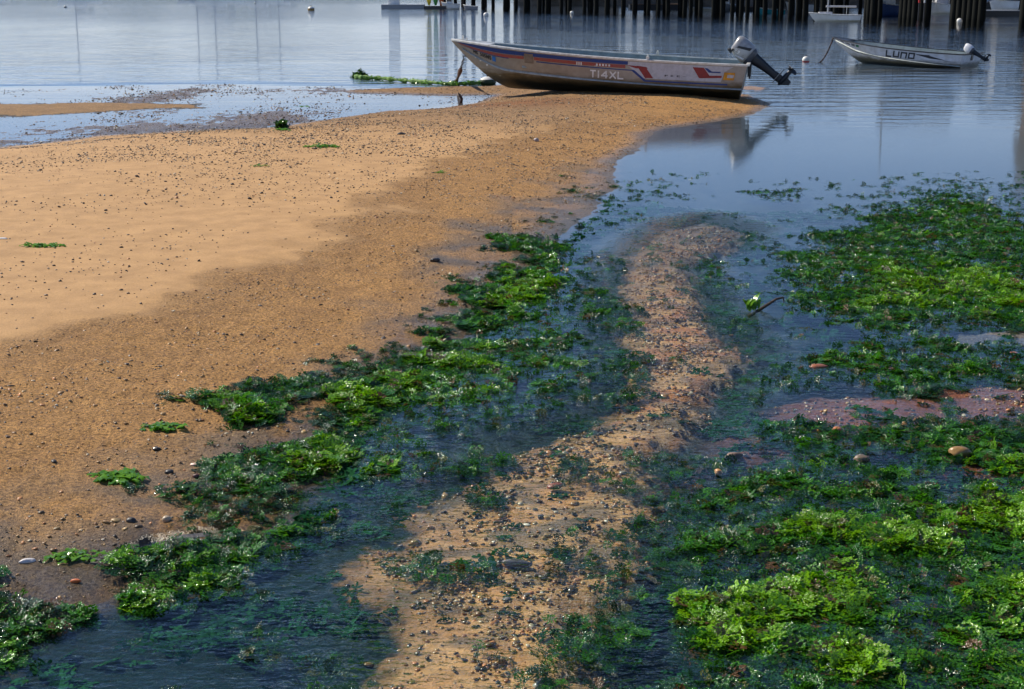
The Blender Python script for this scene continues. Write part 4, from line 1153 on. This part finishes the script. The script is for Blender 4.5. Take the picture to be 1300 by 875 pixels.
front = [566, 577, 590, 601, 612, 626, 640, 655, 667, 684, 694, 713, 723, 741, 757, 771, 790, 806, 824, 836, 848, 869, 876, 890, 905, 917, 930, 941, 948, 962, 972, 984, 993, 1004, 1012, 1022, 1037, 1046, 1062, 1100, 1108, 1117]
for px in front: add_pile(s_of(px), rp_.uniform(-.1, .1), rp_.choice((.13, .15, .17)), 3.3)
for row, off in enumerate((2.6, 5.0)):
    px = 560 + row * 7
    while px < 1130:
        add_pile(s_of(px, off), off, rp_.choice((.11, .13, .15)), 3.3); px += rp_.uniform(17, 31)
# heavy clusters under the pier head
def cluster(x0, x1, n, rows):
    for j in range(rows):
        for i in range(n):
            px = lerp(x0, x1, (i + .5) / n); s = s_of(px, j * .5); add_pile(s, j * .5 + rp_.uniform(-.05, .05), .20, 3.3, False)
cluster(1143, 1165, 4, 3); cluster(1168, 1180, 2, 2); cluster(1208, 1249, 6, 4); cluster(1296, 1345, 6, 2); cluster(1100, 1113, 2, 3)
for off in (-.25, 2.45, 4.85, 6.2):
    o = MB().box((PL / 2, off, 3.42), (PL + 3, .28, .30)).build('cap_beam', M_deck, pier); o.rotation_euler.z = ang
for i in range(int(PL / .42)):
    o = MB().box((0, 0, 0), (.38, 7.6, .08)) if i == 0 else None
    if i == 0: pl0 = o.build('deck_plank', M_deck, pier); pl0.rotation_euler.z = ang; dm = pl0.data; ob = pl0
    else: ob = bpy.data.objects.new('deck_plank', dm); COL.objects.link(ob); ob.parent = pier; ob.rotation_euler.z = ang
    p = pd * (i * .42) + pn * 3.0; ob.location = (p.x, p.y, 3.62 + rp_.uniform(-.01, .01))
# pale topped thin mooring poles beside the cluster
for k, (px, lab) in enumerate(((1166, 'left one of two slim mooring poles with red and white tops'), (1173, 'right one of two slim mooring poles with pale tops'))):
    s = s_of(px, -.9); q = pA + pd * s - pn * .9
    e = empty('mooring_pole', (q.x, q.y, 0)); tag(e, lab, 'pole', 'slim poles in front of the pier')
    MB().tube([(0, 0, -1.6), (0, 0, .85)], .035, 8).build('pole', M_dark, e); MB().tube([(0, 0, .85), (0, 0, 1.15)], .055, 8).build('pole_cap', M_redp if k == 0 else M_white, e)
    MB().tube([(0, 0, 1.15), (0, 0, 1.7)], .045, 8).build('pole_top', M_white, e)

# craft beyond the pier, each a hull of its own
def simple_hull(root, L, B, H, mat, deck, nm='hull'):
    h = Hull(L, B, H, H * 1.35, rake=.05, stem=.16, vr0=.4, vr1=.5)
    mb = MB(); ts = rngf(14); vs = rngf(6)
    for sd in (1, -1): mb.add(*skin(h, ts, vs, sd))
    pr = [h.p(0, v, 1) for v in vs[::-1]] + [h.p(0, v, -1) for v in vs[1:]]; mb.add(pr, [tuple(range(len(pr)))])
    autosmooth(mb.build(nm, mat, root), 45)
    v = []; f = []
    for t in ts: q = h.p(t, .88, 1); v += [q, Vector((q.x, -q.y, q.z))]
    for i in range(len(ts) - 1): f.append((2 * i, 2 * i + 1, 2 * i + 3, 2 * i + 2))
    mesh_obj('deck', v, f, deck, root)
    mb = MB()
    for sd in (1, -1): mb.tube([h.p(t, 1, sd) for t in ts], .03, 6)
    mb.build('rub_rail', M_gun, root)
    return h
M_wh = pbr('white topsides', (.78, .78, .76), .35, 0, (.68, .68, .66), 3)
M_bh = pbr('blue topsides', (.03, .07, .20), .35); M_gh = pbr('grey topsides', (.28, .30, .33), .4)
M_turq = pbr('turquoise topsides', (.03, .38, .45), .4); M_glass = pbr('dark window glass', (.02, .03, .04), .08)
M_brn = pbr('brown float timber', (.18, .10, .05), .8, 0, (.10, .06, .035), 4); M_yel = pbr('yellow plastic', (.75, .55, .02), .35); M_grn = pbr('green plastic', (.05, .32, .06), .4)
M_org = pbr('orange red plastic', (.55, .12, .03), .4); M_cream = pbr('cream paint', (.62, .56, .42), .5)
M_wire = pbr('mast metal', (.5, .5, .5), .35, .5); M_sail = pbr('sail cover', (.05, .08, .16), .7)
def craft(px0, px1, py, kind, mat, label, cat='boat', yaw=0, H=.5, z=-.12, deck=None, group=None):
    """a boat whose hull runs between two columns with its waterline at row py"""
    x0, y0 = G(px0, py); x1, y1 = G(px1, py); L = abs(x1 - x0)
    rt = empty(kind, (x1, y1 + .3, z), (0, 0, R(180 - yaw))); tag(rt, label, cat, group)
    h = simple_hull(rt, L, max(.45, min(L * .19, 1.3)), H, mat, deck or M_gh); return rt, h, L
# white dinghy with mast and boom in front of the piles
d1, h1, L1 = craft(1028, 1091, 27.2, 'sailing_dinghy', M_wh, 'white sailing dinghy with boom and mast moored before the pier piles', H=.36, z=-.06, deck=M_cream)
MB().tube([(L1 * .62, 0, .2), (L1 * .62, 0, 4.2)], [.035, .025], 8).build('mast', M_wire, d1)
MB().tube([(L1 * .66, 0, .80), (L1 * .05, 0, .78)], .045, 8).build('boom', M_white, d1)
MB().tube([(L1 * .25, .1, .3), (L1 * .25, .1, .78)], .02, 6).build('boom_crutch', M_wire, d1)
MB().rings([[Vector((L1 * a, b * .30 * w, .40 + hh)) for b, hh in ((-1, 0), (-.8, .12), (.8, .12), (1, 0))] for a, w in ((.55, 1), (.68, .9), (.80, .5))]).build('cuddy', M_white, d1)
# blue hulled boat
d2, h2, L2 = craft(1113, 1146, 20.5, 'blue_sloop', M_bh, 'dark blue hulled sloop seen between two pile clusters', H=.75)
MB().tube([(L2 * .5, 0, .5), (L2 * .5, 0, 9)], .05, 8).build('mast', M_wire, d2); MB().tube([(L2 * .55, 0, 1.5), (L2 * .05, 0, 1.2)], .08, 8).build('boom', M_sail, d2)
MB().box((L2 * .5, 0, .95), (L2 * .35, .8, .3)).build('cabin', M_wh, d2)
# white rowing boat low under the first piles etc
for (a, b, py, kd, mt, lab, H) in [
    (560, 583, 11.5, 'white_motorboat', M_wh, 'small white motorboat behind the leftmost piles', .5),
    (588, 606, 12, 'dark_dinghy', M_gh, 'small grey dinghy behind the left piles', .35),
    (875, 906, 13.8, 'cream_skiff', M_cream, 'cream skiff seen through the middle piles', .30),
    (908, 936, 14.5, 'grey_motorboat', M_gh, 'grey motorboat moored behind the middle piles', .6),
    (962, 996, 17.5, 'turquoise_skiff', M_turq, 'turquoise skiff seen between the piles left of the white sailing dinghy', .38),
    (998, 1034, 16.5, 'white_launch', M_wh, 'white launch with cabin behind the piles by the sailing dinghy', .62),
    (1178, 1212, 17.5, 'white_cutter', M_wh, 'pale grey boat under a red canopy between the two widest pile clusters', .7)]:
    rt, hh, L = craft(a, b, py, kd, mt, lab, H=H)
    if kd in ('white_motorboat', 'grey_motorboat', 'white_launch'):
        o = MB().box((L * .55, 0, H + .25), (L * .34, .8, .55)).build('cabin', M_wh, rt); bevel(o, .08); MB().box((L * .55, .41, H + .32), (L * .26, .02, .22)).build('window', M_glass, rt)
    if kd == 'white_cutter':
        MB().box((L * .5, 0, H + .9), (L * .55, 1.0, .10)).build('canopy', M_redp, rt)
        for sx in (.28, .72):
            for sy in (-.45, .45): MB().tube([(L * sx, sy, H * .8), (L * sx, sy, H + .88)], .02, 6).build('canopy_post', M_wire, rt)
        MB().tube([(L * .8, 0, H), (L * .8, 0, 7)], .04, 6).build('mast', M_wire, rt); MB().tube([(L * .2, 0, H), (L * .2, 0, 6)], .035, 6).build('mast', M_wire, rt)
        MB().box((L * .45, -.2, H + .25), (L * .4, .6, .5)).build('cabin', M_white, rt)
# floats
def dock(px0, px1, py, w, h, mat, name, label):
    a = Vector((*G(px0, py), 0)); b = Vector((*G(px1, py), 0)); L = (b - a).length
    rt = empty(name, (a.x, a.y, 0), (0, 0, math.atan2(b.y - a.y, b.x - a.x))); tag(rt, label, 'floating dock')
    MB().box((L / 2, w / 2, h * .35), (L, w, h * .7)).build('float_hull', M_dark, rt)
    n = min(60, max(3, int(L / .25))); me = None
    for i in range(n):
        if me is None: o = MB().box((0, 0, 0), (L / n - .02, w + .1, .05)).build('deck_plank', mat, rt); me = o.data
        else: o = bpy.data.objects.new('deck_plank', me); COL.objects.link(o); o.parent = rt
        o.location = ((i + .5) * L / n, w / 2, h * .7 + .03)
    return rt, L
dock(800, 872, 12.5, 1.8, .55, M_brn, 'timber_float', 'long brown timber float behind the middle piles')
dock(930, 962, 15.0, 1.5, .45, M_brn, 'timber_float', 'short brown timber float just right of the grey motorboat')
fl_, L = dock(484, 538, 11.5, 2.0, .45, M_wh, 'pale_float', 'pale grey work float at the open left end of the pier')
[c for c in fl_.children if c.name.startswith('float_hull')][0].data.materials[0] = M_gh
o = MB().box((1.0, .6, .72), (.9, .8, .7)).build('dock_box', M_wh, fl_); bevel(o, .03)
dock(1246, 1300, 20.5, 2.0, .4, M_gh, 'grey_float', 'grey float carrying the foot of the white gangway')
# paddling kayaks stood on end
for (px, mt, lab) in ((545, M_yel, 'yellow kayak stood on end at the pier end'), (553, M_grn, 'green kayak stood on end beside the yellow one'), (560, M_org, 'orange red kayak stood on end at the pier end')):
    x0, y0 = G(px, 11); e = empty('kayak', (x0, y0, .0), (0, R(rp_.uniform(-4, 4)), rp_.uniform(-.4, .4))); tag(e, lab, 'kayak', 'kayaks stored upright')
    rings = []
    for i in range(13):
        t = i / 12; w = .30 * math.sin(math.pi * min(1, max(0, t * .94 + .03))) ** .6
        rings.append([Vector((w * math.cos(a), .45 * w * math.sin(a), .25 + 3.1 * t)) for a in [2 * math.pi * k / 10 for k in range(10)]])
    autosmooth(MB().rings(rings).build('kayak_hull', mt, e), 60)
    MB().rings([[Vector((r_ * .16 * math.cos(a), -.13 - .01 * k, 1.8 + r_ * .38 * math.sin(a))) for a in [2 * math.pi * q / 14 for q in range(14)]] for k, r_ in enumerate((1, .9))]).build('cockpit_rim', M_dark, e)
x0, y0 = G(552, 12); dock(538, 566, 12.2, 1.2, .3, M_deck, 'rack_float', 'dark float under the upright kayaks')
# gangway truss
ga = Vector((*G(1247, 21), .75)); gb = ga + Vector((1.75, .25, .75)); gb2 = ga + Vector((3.4, .5, 1.35))
gw = empty('gangway', (0, 0, 0)); tag(gw, 'white lattice gangway sloping up to the pier at the right', 'gangway')
def truss(off):
    top = []; bot = []; n = 9
    for i in range(n + 1): q = ga.lerp(gb2, i / n) + Vector((0, off, 0)); bot.append(q); top.append(q + Vector((0, 0, .62)))
    MB().tube(bot, .035, 6).build('bottom_chord', M_white, gw); MB().tube(top, .035, 6).build('top_chord', M_white, gw)
    for i in range(n + 1): MB().tube([bot[i], top[i]], .022, 6).build('upright', M_white, gw)
    for i in range(n): MB().tube([bot[i], top[i + 1]] if i % 2 else [top[i], bot[i + 1]], .02, 6).build('diagonal', M_white, gw)
truss(0); truss(1.0)
MB().add([ga + Vector((0, .03, .03)), gb2 + Vector((0, .03, .03)), gb2 + Vector((0, .97, .03)), ga + Vector((0, .97, .03))], [(0, 1, 2, 3)]).build('tread', M_wire, gw)
d9, h9, L9 = craft(1256, 1292, 13.5, 'cabin_cruiser', M_wh, 'white cabin cruiser beyond the lattice gangway', H=.8)
o = MB().box((L9 * .5, 0, 1.35), (L9 * .45, 1.2, .9)).build('cabin', M_wh, d9); bevel(o, .08); MB().box((L9 * .5, .61, 1.5), (L9 * .36, .02, .35)).build('window', M_glass, d9)
MB().box((L9 * .5, 0, 1.84), (L9 * .5, 1.3, .06)).build('roof', M_redp, d9)
# weedy bank at far right foot of the pier head
# sailing boats farther out, whose masts mirror in the water
for (px, d, hm, hl, lab) in ((140, 265, 13, 8, 'sloop moored far out at the left of the harbour'), (292, 280, 14, 9, 'sloop far out, second from the left'), (316, 262, 16, 9, 'sloop far out with the tallest mast'), (366, 270, 15, 9, 'sloop far out, nearest the big ochre buoy'), (392, 290, 14, 9, 'dark hulled sloop farthest out'), (28, 300, 13, 8, 'sloop far out by the left edge')):
    e = empty('moored_sloop', ((px - 650) / FPX * d * 1.0 + 0, d, -.2), (0, 0, R(175))); tag(e, lab, 'sailboat', 'sloops moored far out')
    simple_hull(e, hl, 1.3, 1.1, M_wh if hm != 14 else M_bh, M_cream)
    MB().tube([(hl * .55, 0, .6), (hl * .55, 0, hm)], [.10, .07], 8).build('mast', M_sail, e); MB().tube([(hl * .57, 0, 2.0), (hl * .12, 0, 1.9)], .14, 8).build('boom', M_sail, e)
    MB().box((hl * .5, 0, 1.35), (hl * .4, 1.5, .5)).build('cabin', M_wh, e)

# harbour buildings behind the pier (their walls mirror in the water)
M_shin = pbr('grey shingle wall', (.42, .41, .39), .85, 0, (.33, .32, .30), 1.5); M_bclap = pbr('brown clapboard', (.20, .13, .085), .85, 0, (.15, .10, .07), 1.5)
M_wclap = pbr('white clapboard', (.66, .65, .62), .7, 0, (.58, .57, .55), 1.5); M_roof = pbr('dark roof', (.07, .07, .075), .9); M_stone = pbr('granite seawall', (.13, .12, .11), .9, 0, (.07, .065, .06), 1.2)
def building(x, y, w, dp, h, mat, lab):
    e = empty('harbour_building', (x, y, 1.2), (0, 0, R(-12))); tag(e, lab, 'building', 'harbour front buildings')
    MB().box((0, 0, h / 2), (w, dp, h)).build('wall', mat, e)
    rr = [[Vector((s * (w / 2 + .3), -dp / 2 - .3, h)), Vector((s * (w / 2 + .3), 0, h + dp * .35)), Vector((s * (w / 2 + .3), dp / 2 + .3, h))] for s in (-1, 1)]
    MB().rings(rr).build('roof', M_roof, e)
    n = max(2, int(w / 2.6))
    for fl in range(max(1, int(h / 2.8))):
        for i in range(n):
            xx = -w / 2 + (i + .5) * w / n; zz = 1.5 + fl * 2.7
            f = MB().box((xx, -dp / 2 - .02, zz), (1.1, .08, 1.4)).build('window', M_wclap, e); MB().box((xx, -dp / 2 - .05, zz), (.9, .06, 1.2)).build('pane', M_glass, f)
BL = [(6, 150, 9, 8, 5.0, M_shin, 'grey shingled shed at the left of the harbour front'), (18, 146, 7, 8, 6.2, M_wclap, 'white clapboard house on the harbour front'), (28, 141, 9, 8, 5.0, M_shin, 'wide grey shingled store on the harbour front'),
      (38, 136, 6, 8, 6.5, M_bclap, 'brown clapboard house on the harbour front'), (47, 131, 8, 8, 4.8, M_shin, 'low grey shingled shed near the right of the harbour front')]
for b in BL: building(*b)
building(29.5, 70, 8, 7, 4.6, M_bclap, 'brown clapboard wharf house on the pier head at the right'); 
e = bpy.data.objects['harbour_building']
sw = MB().box((30, 140, .3), (64, 2, 3.4), R(-23)).build('seawall', M_stone); tag(sw, 'granite seawall under the harbour front buildings', 'wall')
# low shore all round the horizon
x = np.linspace(-2600, 2600, 160); v = []; f = []
for i, a in enumerate(x):
    hh = 14 + 22 * float(fbm(np.array([a / 260.]), np.array([.5]), 200, 4)[0]); y0 = 2300 - abs(a) * .15
    v += [(a, y0, -2), (a, y0 + 60, hh * .6), (a, y0 + 260, hh), (a, y0 + 700, -2)]
for i in range(len(x) - 1):
    for j in range(3): f.append((4 * i + j, 4 * i + 4 + j, 4 * i + 5 + j, 4 * i + 1 + j))
M_hill = pbr('wooded far shore', (.05, .075, .04), .9, 0, (.03, .05, .03), .02)
tag(mesh_obj('far_shore', v, f, M_hill, None, True), 'low wooded shore across the bay', kind='structure')

# ------------------------------------------------------------------ single stones, shells, sticks and sprigs
def stone(px, py, lx, ly, lz, col, col2, label, seed, name='stone', cat='stone', z=.0, rough=.35, rz=0, group=None):
    r = random.Random(seed); bm = bmesh.new(); bmesh.ops.create_icosphere(bm, subdivisions=3, radius=.5)
    ox = r.uniform(0, 50)
    for vt in bm.verts:
        c = vt.co; k = 1 + .22 * (float(vn(np.array([c.x * 2.2 + ox]), np.array([c.y * 2.2 + c.z * 1.7]), seed)[0]) - .5) * 2
        vt.co = Vector((c.x * k * lx, c.y * k * ly, c.z * k * lz))
    me = bpy.data.meshes.new(name); bm.to_mesh(me); bm.free(); me.polygons.foreach_set('use_smooth', [True] * len(me.polygons))
    me.materials.append(pbr(label[:30], col, rough, 0, col2, 25, .0015, 120))
    x0, y0 = G(px, py); hz, _ = terrain(np.array([x0], np.float32), np.array([y0], np.float32), False); hz = float(hz[0])
    o = bpy.data.objects.new(name, me); COL.objects.link(o); o.location = (x0, y0, max(hz, -.02) + lz * .22 + z); o.rotation_euler = (r.uniform(-.1, .1), r.uniform(-.1, .1), rz)
    return tag(o, label, cat, group)
stone(1218, 578, .080, .055, .05, (.34, .20, .07), (.22, .13, .05), 'rounded yellow brown stone, largest on the muddy flat at the right', 1, z=.012, rough=.2)
stone(1094, 583, .055, .045, .04, (.20, .15, .10), (.12, .09, .06), 'dull grey brown stone among weed above the lower mat', 2, z=.01)
stone(1283, 447, .070, .04, .018, (.55, .17, .05), (.40, .12, .05), 'flat orange brick fragment at the right edge above the weed', 3, z=.008)
stone(1040, 465, .085, .055, .035, (.36, .13, .06), (.20, .08, .05), 'reddish encrusted stone in the middle of the right hand weed', 4, z=.006)
stone(1062, 549, .035, .030, .02, (.50, .20, .08), (.40, .15, .06), 'small orange stone on the red mud', 5, z=.008)
stone(932, 577, .065, .035, .03, (.26, .17, .12), (.12, .09, .07), 'mottled flat stone at the left end of the red mud', 6, z=.008)
stone(912, 597, .028, .026, .022, (.55, .28, .10), (.45, .22, .08), 'little amber stone in the shallows by the red mud', 7, z=.008)
stone(97, 746, .030, .015, .014, (.62, .16, .04), (.5, .14, .04), 'bright orange shard beside the lowest weed on the left shore', 8, z=.002)
stone(552, 340, .060, .045, .030, (.02, .018, .015), (.05, .045, .04), 'black mussel shell lying on the damp sand near the tide line', 9, name='mussel_shell', cat='shell', rough=.25)
stone(200, 586, .035, .022, .015, (.02, .018, .016), (.04, .035, .03), 'black shell piece on the coarse sand at lower left', 10, name='mussel_shell', cat='shell', rough=.25)
stone(610, 300, .075, .020, .012, (.58, .42, .24), (.40, .28, .16), 'long tan razor shell lying on the damp sand', 11, name='razor_shell', cat='shell', rz=.2)
stone(250, 601, .050, .022, .014, (.62, .42, .32), (.42, .25, .18), 'pale pink shell by the weed tufts on the left shore', 12, name='clam_shell', cat='shell')
stone(6, 332, .06, .03, .012, (.80, .78, .74), (.7, .66, .6), 'white shell at the left edge of the smooth sand', 13, name='clam_shell', cat='shell')
stone(36, 722, .045, .022, .014, (.75, .70, .68), (.6, .55, .5), 'whitish broken shell in the rubble at lower left', 14, name='clam_shell', cat='shell', rz=.4)
stone(681, 189, .055, .045, .04, (.42, .36, .34), (.3, .25, .24), 'grey pebble alone on golden sand in front of the boat', 15)
stone(510, 187, .09, .05, .03, (.035, .03, .025), (.06, .05, .04), 'dark flat pebble alone on the speckled sand', 16)
stone(655, 708, .085, .03, .025, (.16, .14, .13), (.10, .09, .085), 'dark grey slab of stone in the lower stream bed', 17, z=-.004)
stone(215, 612, .03, .025, .02, (.03, .028, .025), (.05, .045, .04), 'small black pebble just right of the weed tuft', 18)
stone(250, 617, .026, .022, .02, (.14, .05, .04), (.1, .04, .03), 'small maroon pebble by the pink shell', 19)
stone(212, 668, .028, .024, .022, (.50, .40, .26), (.4, .3, .2), 'buff pebble above the dark ledge', 20)
stone(167, 673, .030, .022, .02, (.02, .02, .02), (.04, .04, .04), 'black pebble left of the dark ledge', 21)
stone(706, 610, .06, .035, .02, (.35, .08, .04), (.2, .08, .05), 'dark red stone under the stream surface', 22, z=-.004)
def sprig(px, py, n, rad, ln, wd, label, seed, rx=2.2, mat=M_leaf, lift=.5, h=.01, z=0):
    return clump_at(px, py, n, rad, ln, wd, mat, seed, lift=lift, h=h, name='seaweed_sprig', label=label, rx=rx)
sprig(60, 341, 60, .05, .05, .016, 'bright green weed sprig on the smooth sand at the left', 31)
sprig(410, 205, 50, .07, .08, .022, 'bright green weed sprig on the speckled sand', 32, 2.4)
clump_at(358, 177, 60, .06, .07, .035, M_leafd, 33, lift=1.3, h=.07, name='seaweed_tuft', label='dark weed lump with green skirt near the wet flat')
sprig(358, 180, 30, .07, .05, .02, 'green weed skirt in front of the dark lump', 34, 1.2)
sprig(205, 560, 60, .045, .04, .016, 'olive weed tuft alone on the coarse sand', 35, 1.8)
sprig(152, 623, 80, .045, .045, .018, 'green tuft with black tip on the coarse sand at lower left', 36, 1.8)
sprig(230, 632, 40, .035, .03, .013, 'small dark green tuft on the damp sand', 37, 1.8, M_leafd)
sprig(385, 600 - 500 + 35, 30, .05, .05, .018, 'thin green shred by the pools at the left', 38, 2)
sprig(640, 312, 60, .05, .035, .015, 'green weed patch on damp sand near the stream', 39, 2.0)
sprig(95, 620 + 95, 50, .04, .035, .014, 'little green tuft in the shell rubble', 40, 1.8)
sprig(560, 236, 20, .03, .03, .012, 'tiny green shred on the golden sand', 41, 1.8)
sprig(330, 232, 20, .04, .04, .014, 'faint green shred on the pale sand', 42, 2)
# stick with weed standing in the shallows
st = empty('driftwood_stick', (*G(955, 395), 0)); tag(st, 'dark forked stick poking from the water with weed hung on it', 'stick')
MB().tube([(-.02, .0, -.03), (.06, .02, .015), (.13, .04, .055), (.17, .05, .062)], [.010, .009, .007, .004], 8).build('branch', M_wood, st)
MB().tube([(.165, .05, .062), (.172, .05, .035)], [.004, .003], 6).build('twig', M_wood, st)
rr = random.Random(50); mb = MB()
for k in range(40):
    v, f = blade_verts(rr, (rr.uniform(-.03, .03), rr.uniform(-.02, .02), rr.uniform(0, .03)), rr.uniform(0, 6.28), .05, .012, 1.3); mb.add(v, f)
v, f = blade_verts(rr, (.0, 0, .01), .7, .10, .022, 1.4); mb.add(v, f); mb.build('hung_weed', M_leaf, st, True)
sk = MB().tube([(-.02, 0, -.02), (-.01, .0, .05), (-.035, 0, .10), (-.06, 0, .14)], [.02, .022, .018, .008], 8).build('stake', M_rusty, None, True, (*G(587, 130), 0)); tag(sk, 'short rusty stake stub standing in the pool before the bow', 'stake')
# dark peat slab on the shore
def slab(px, py, lx, ly, lz, label, seed, rz):
    r = random.Random(seed); x0, y0 = G(px, py); hz, _ = terrain(np.array([x0], np.float32), np.array([y0], np.float32), False)
    e = empty('peat_slab', (x0, y0, float(hz[0])), (0, 0, rz)); tag(e, label, 'peat slab')
    for k in range(5):
        mb = MB(); n = 14; ring = []
        for i in range(n):
            a = 2 * math.pi * i / n; q = 1 + r.uniform(-.22, .22); ring.append((lx * .5 * (1 - k * .14) * q * math.cos(a) + k * .01, ly * .5 * (1 - k * .12) * q * math.sin(a)))
        z0 = k * lz / 5 - .004; mb.rings([[Vector((a, b, z0)) for a, b in ring], [Vector((a * .96, b * .96, z0 + lz / 5 * 1.1)) for a, b in ring]])
        mb.build('layer', M_peat, e)
M_peat = pbr('black peat', (.030, .026, .022), .5, 0, (.07, .06, .05), 30, .004, 90)
slab(425, 507, .20, .10, .028, 'dark layered peat slab on the sand beside the bright weed', 3, -.25)
slab(228, 688, .26, .08, .035, 'long dark undercut peat ledge at the lower left shore', 4, .30)
slab(120, 718, .10, .07, .018, 'small dark peat lump in the rubble at lower left', 5, .1)
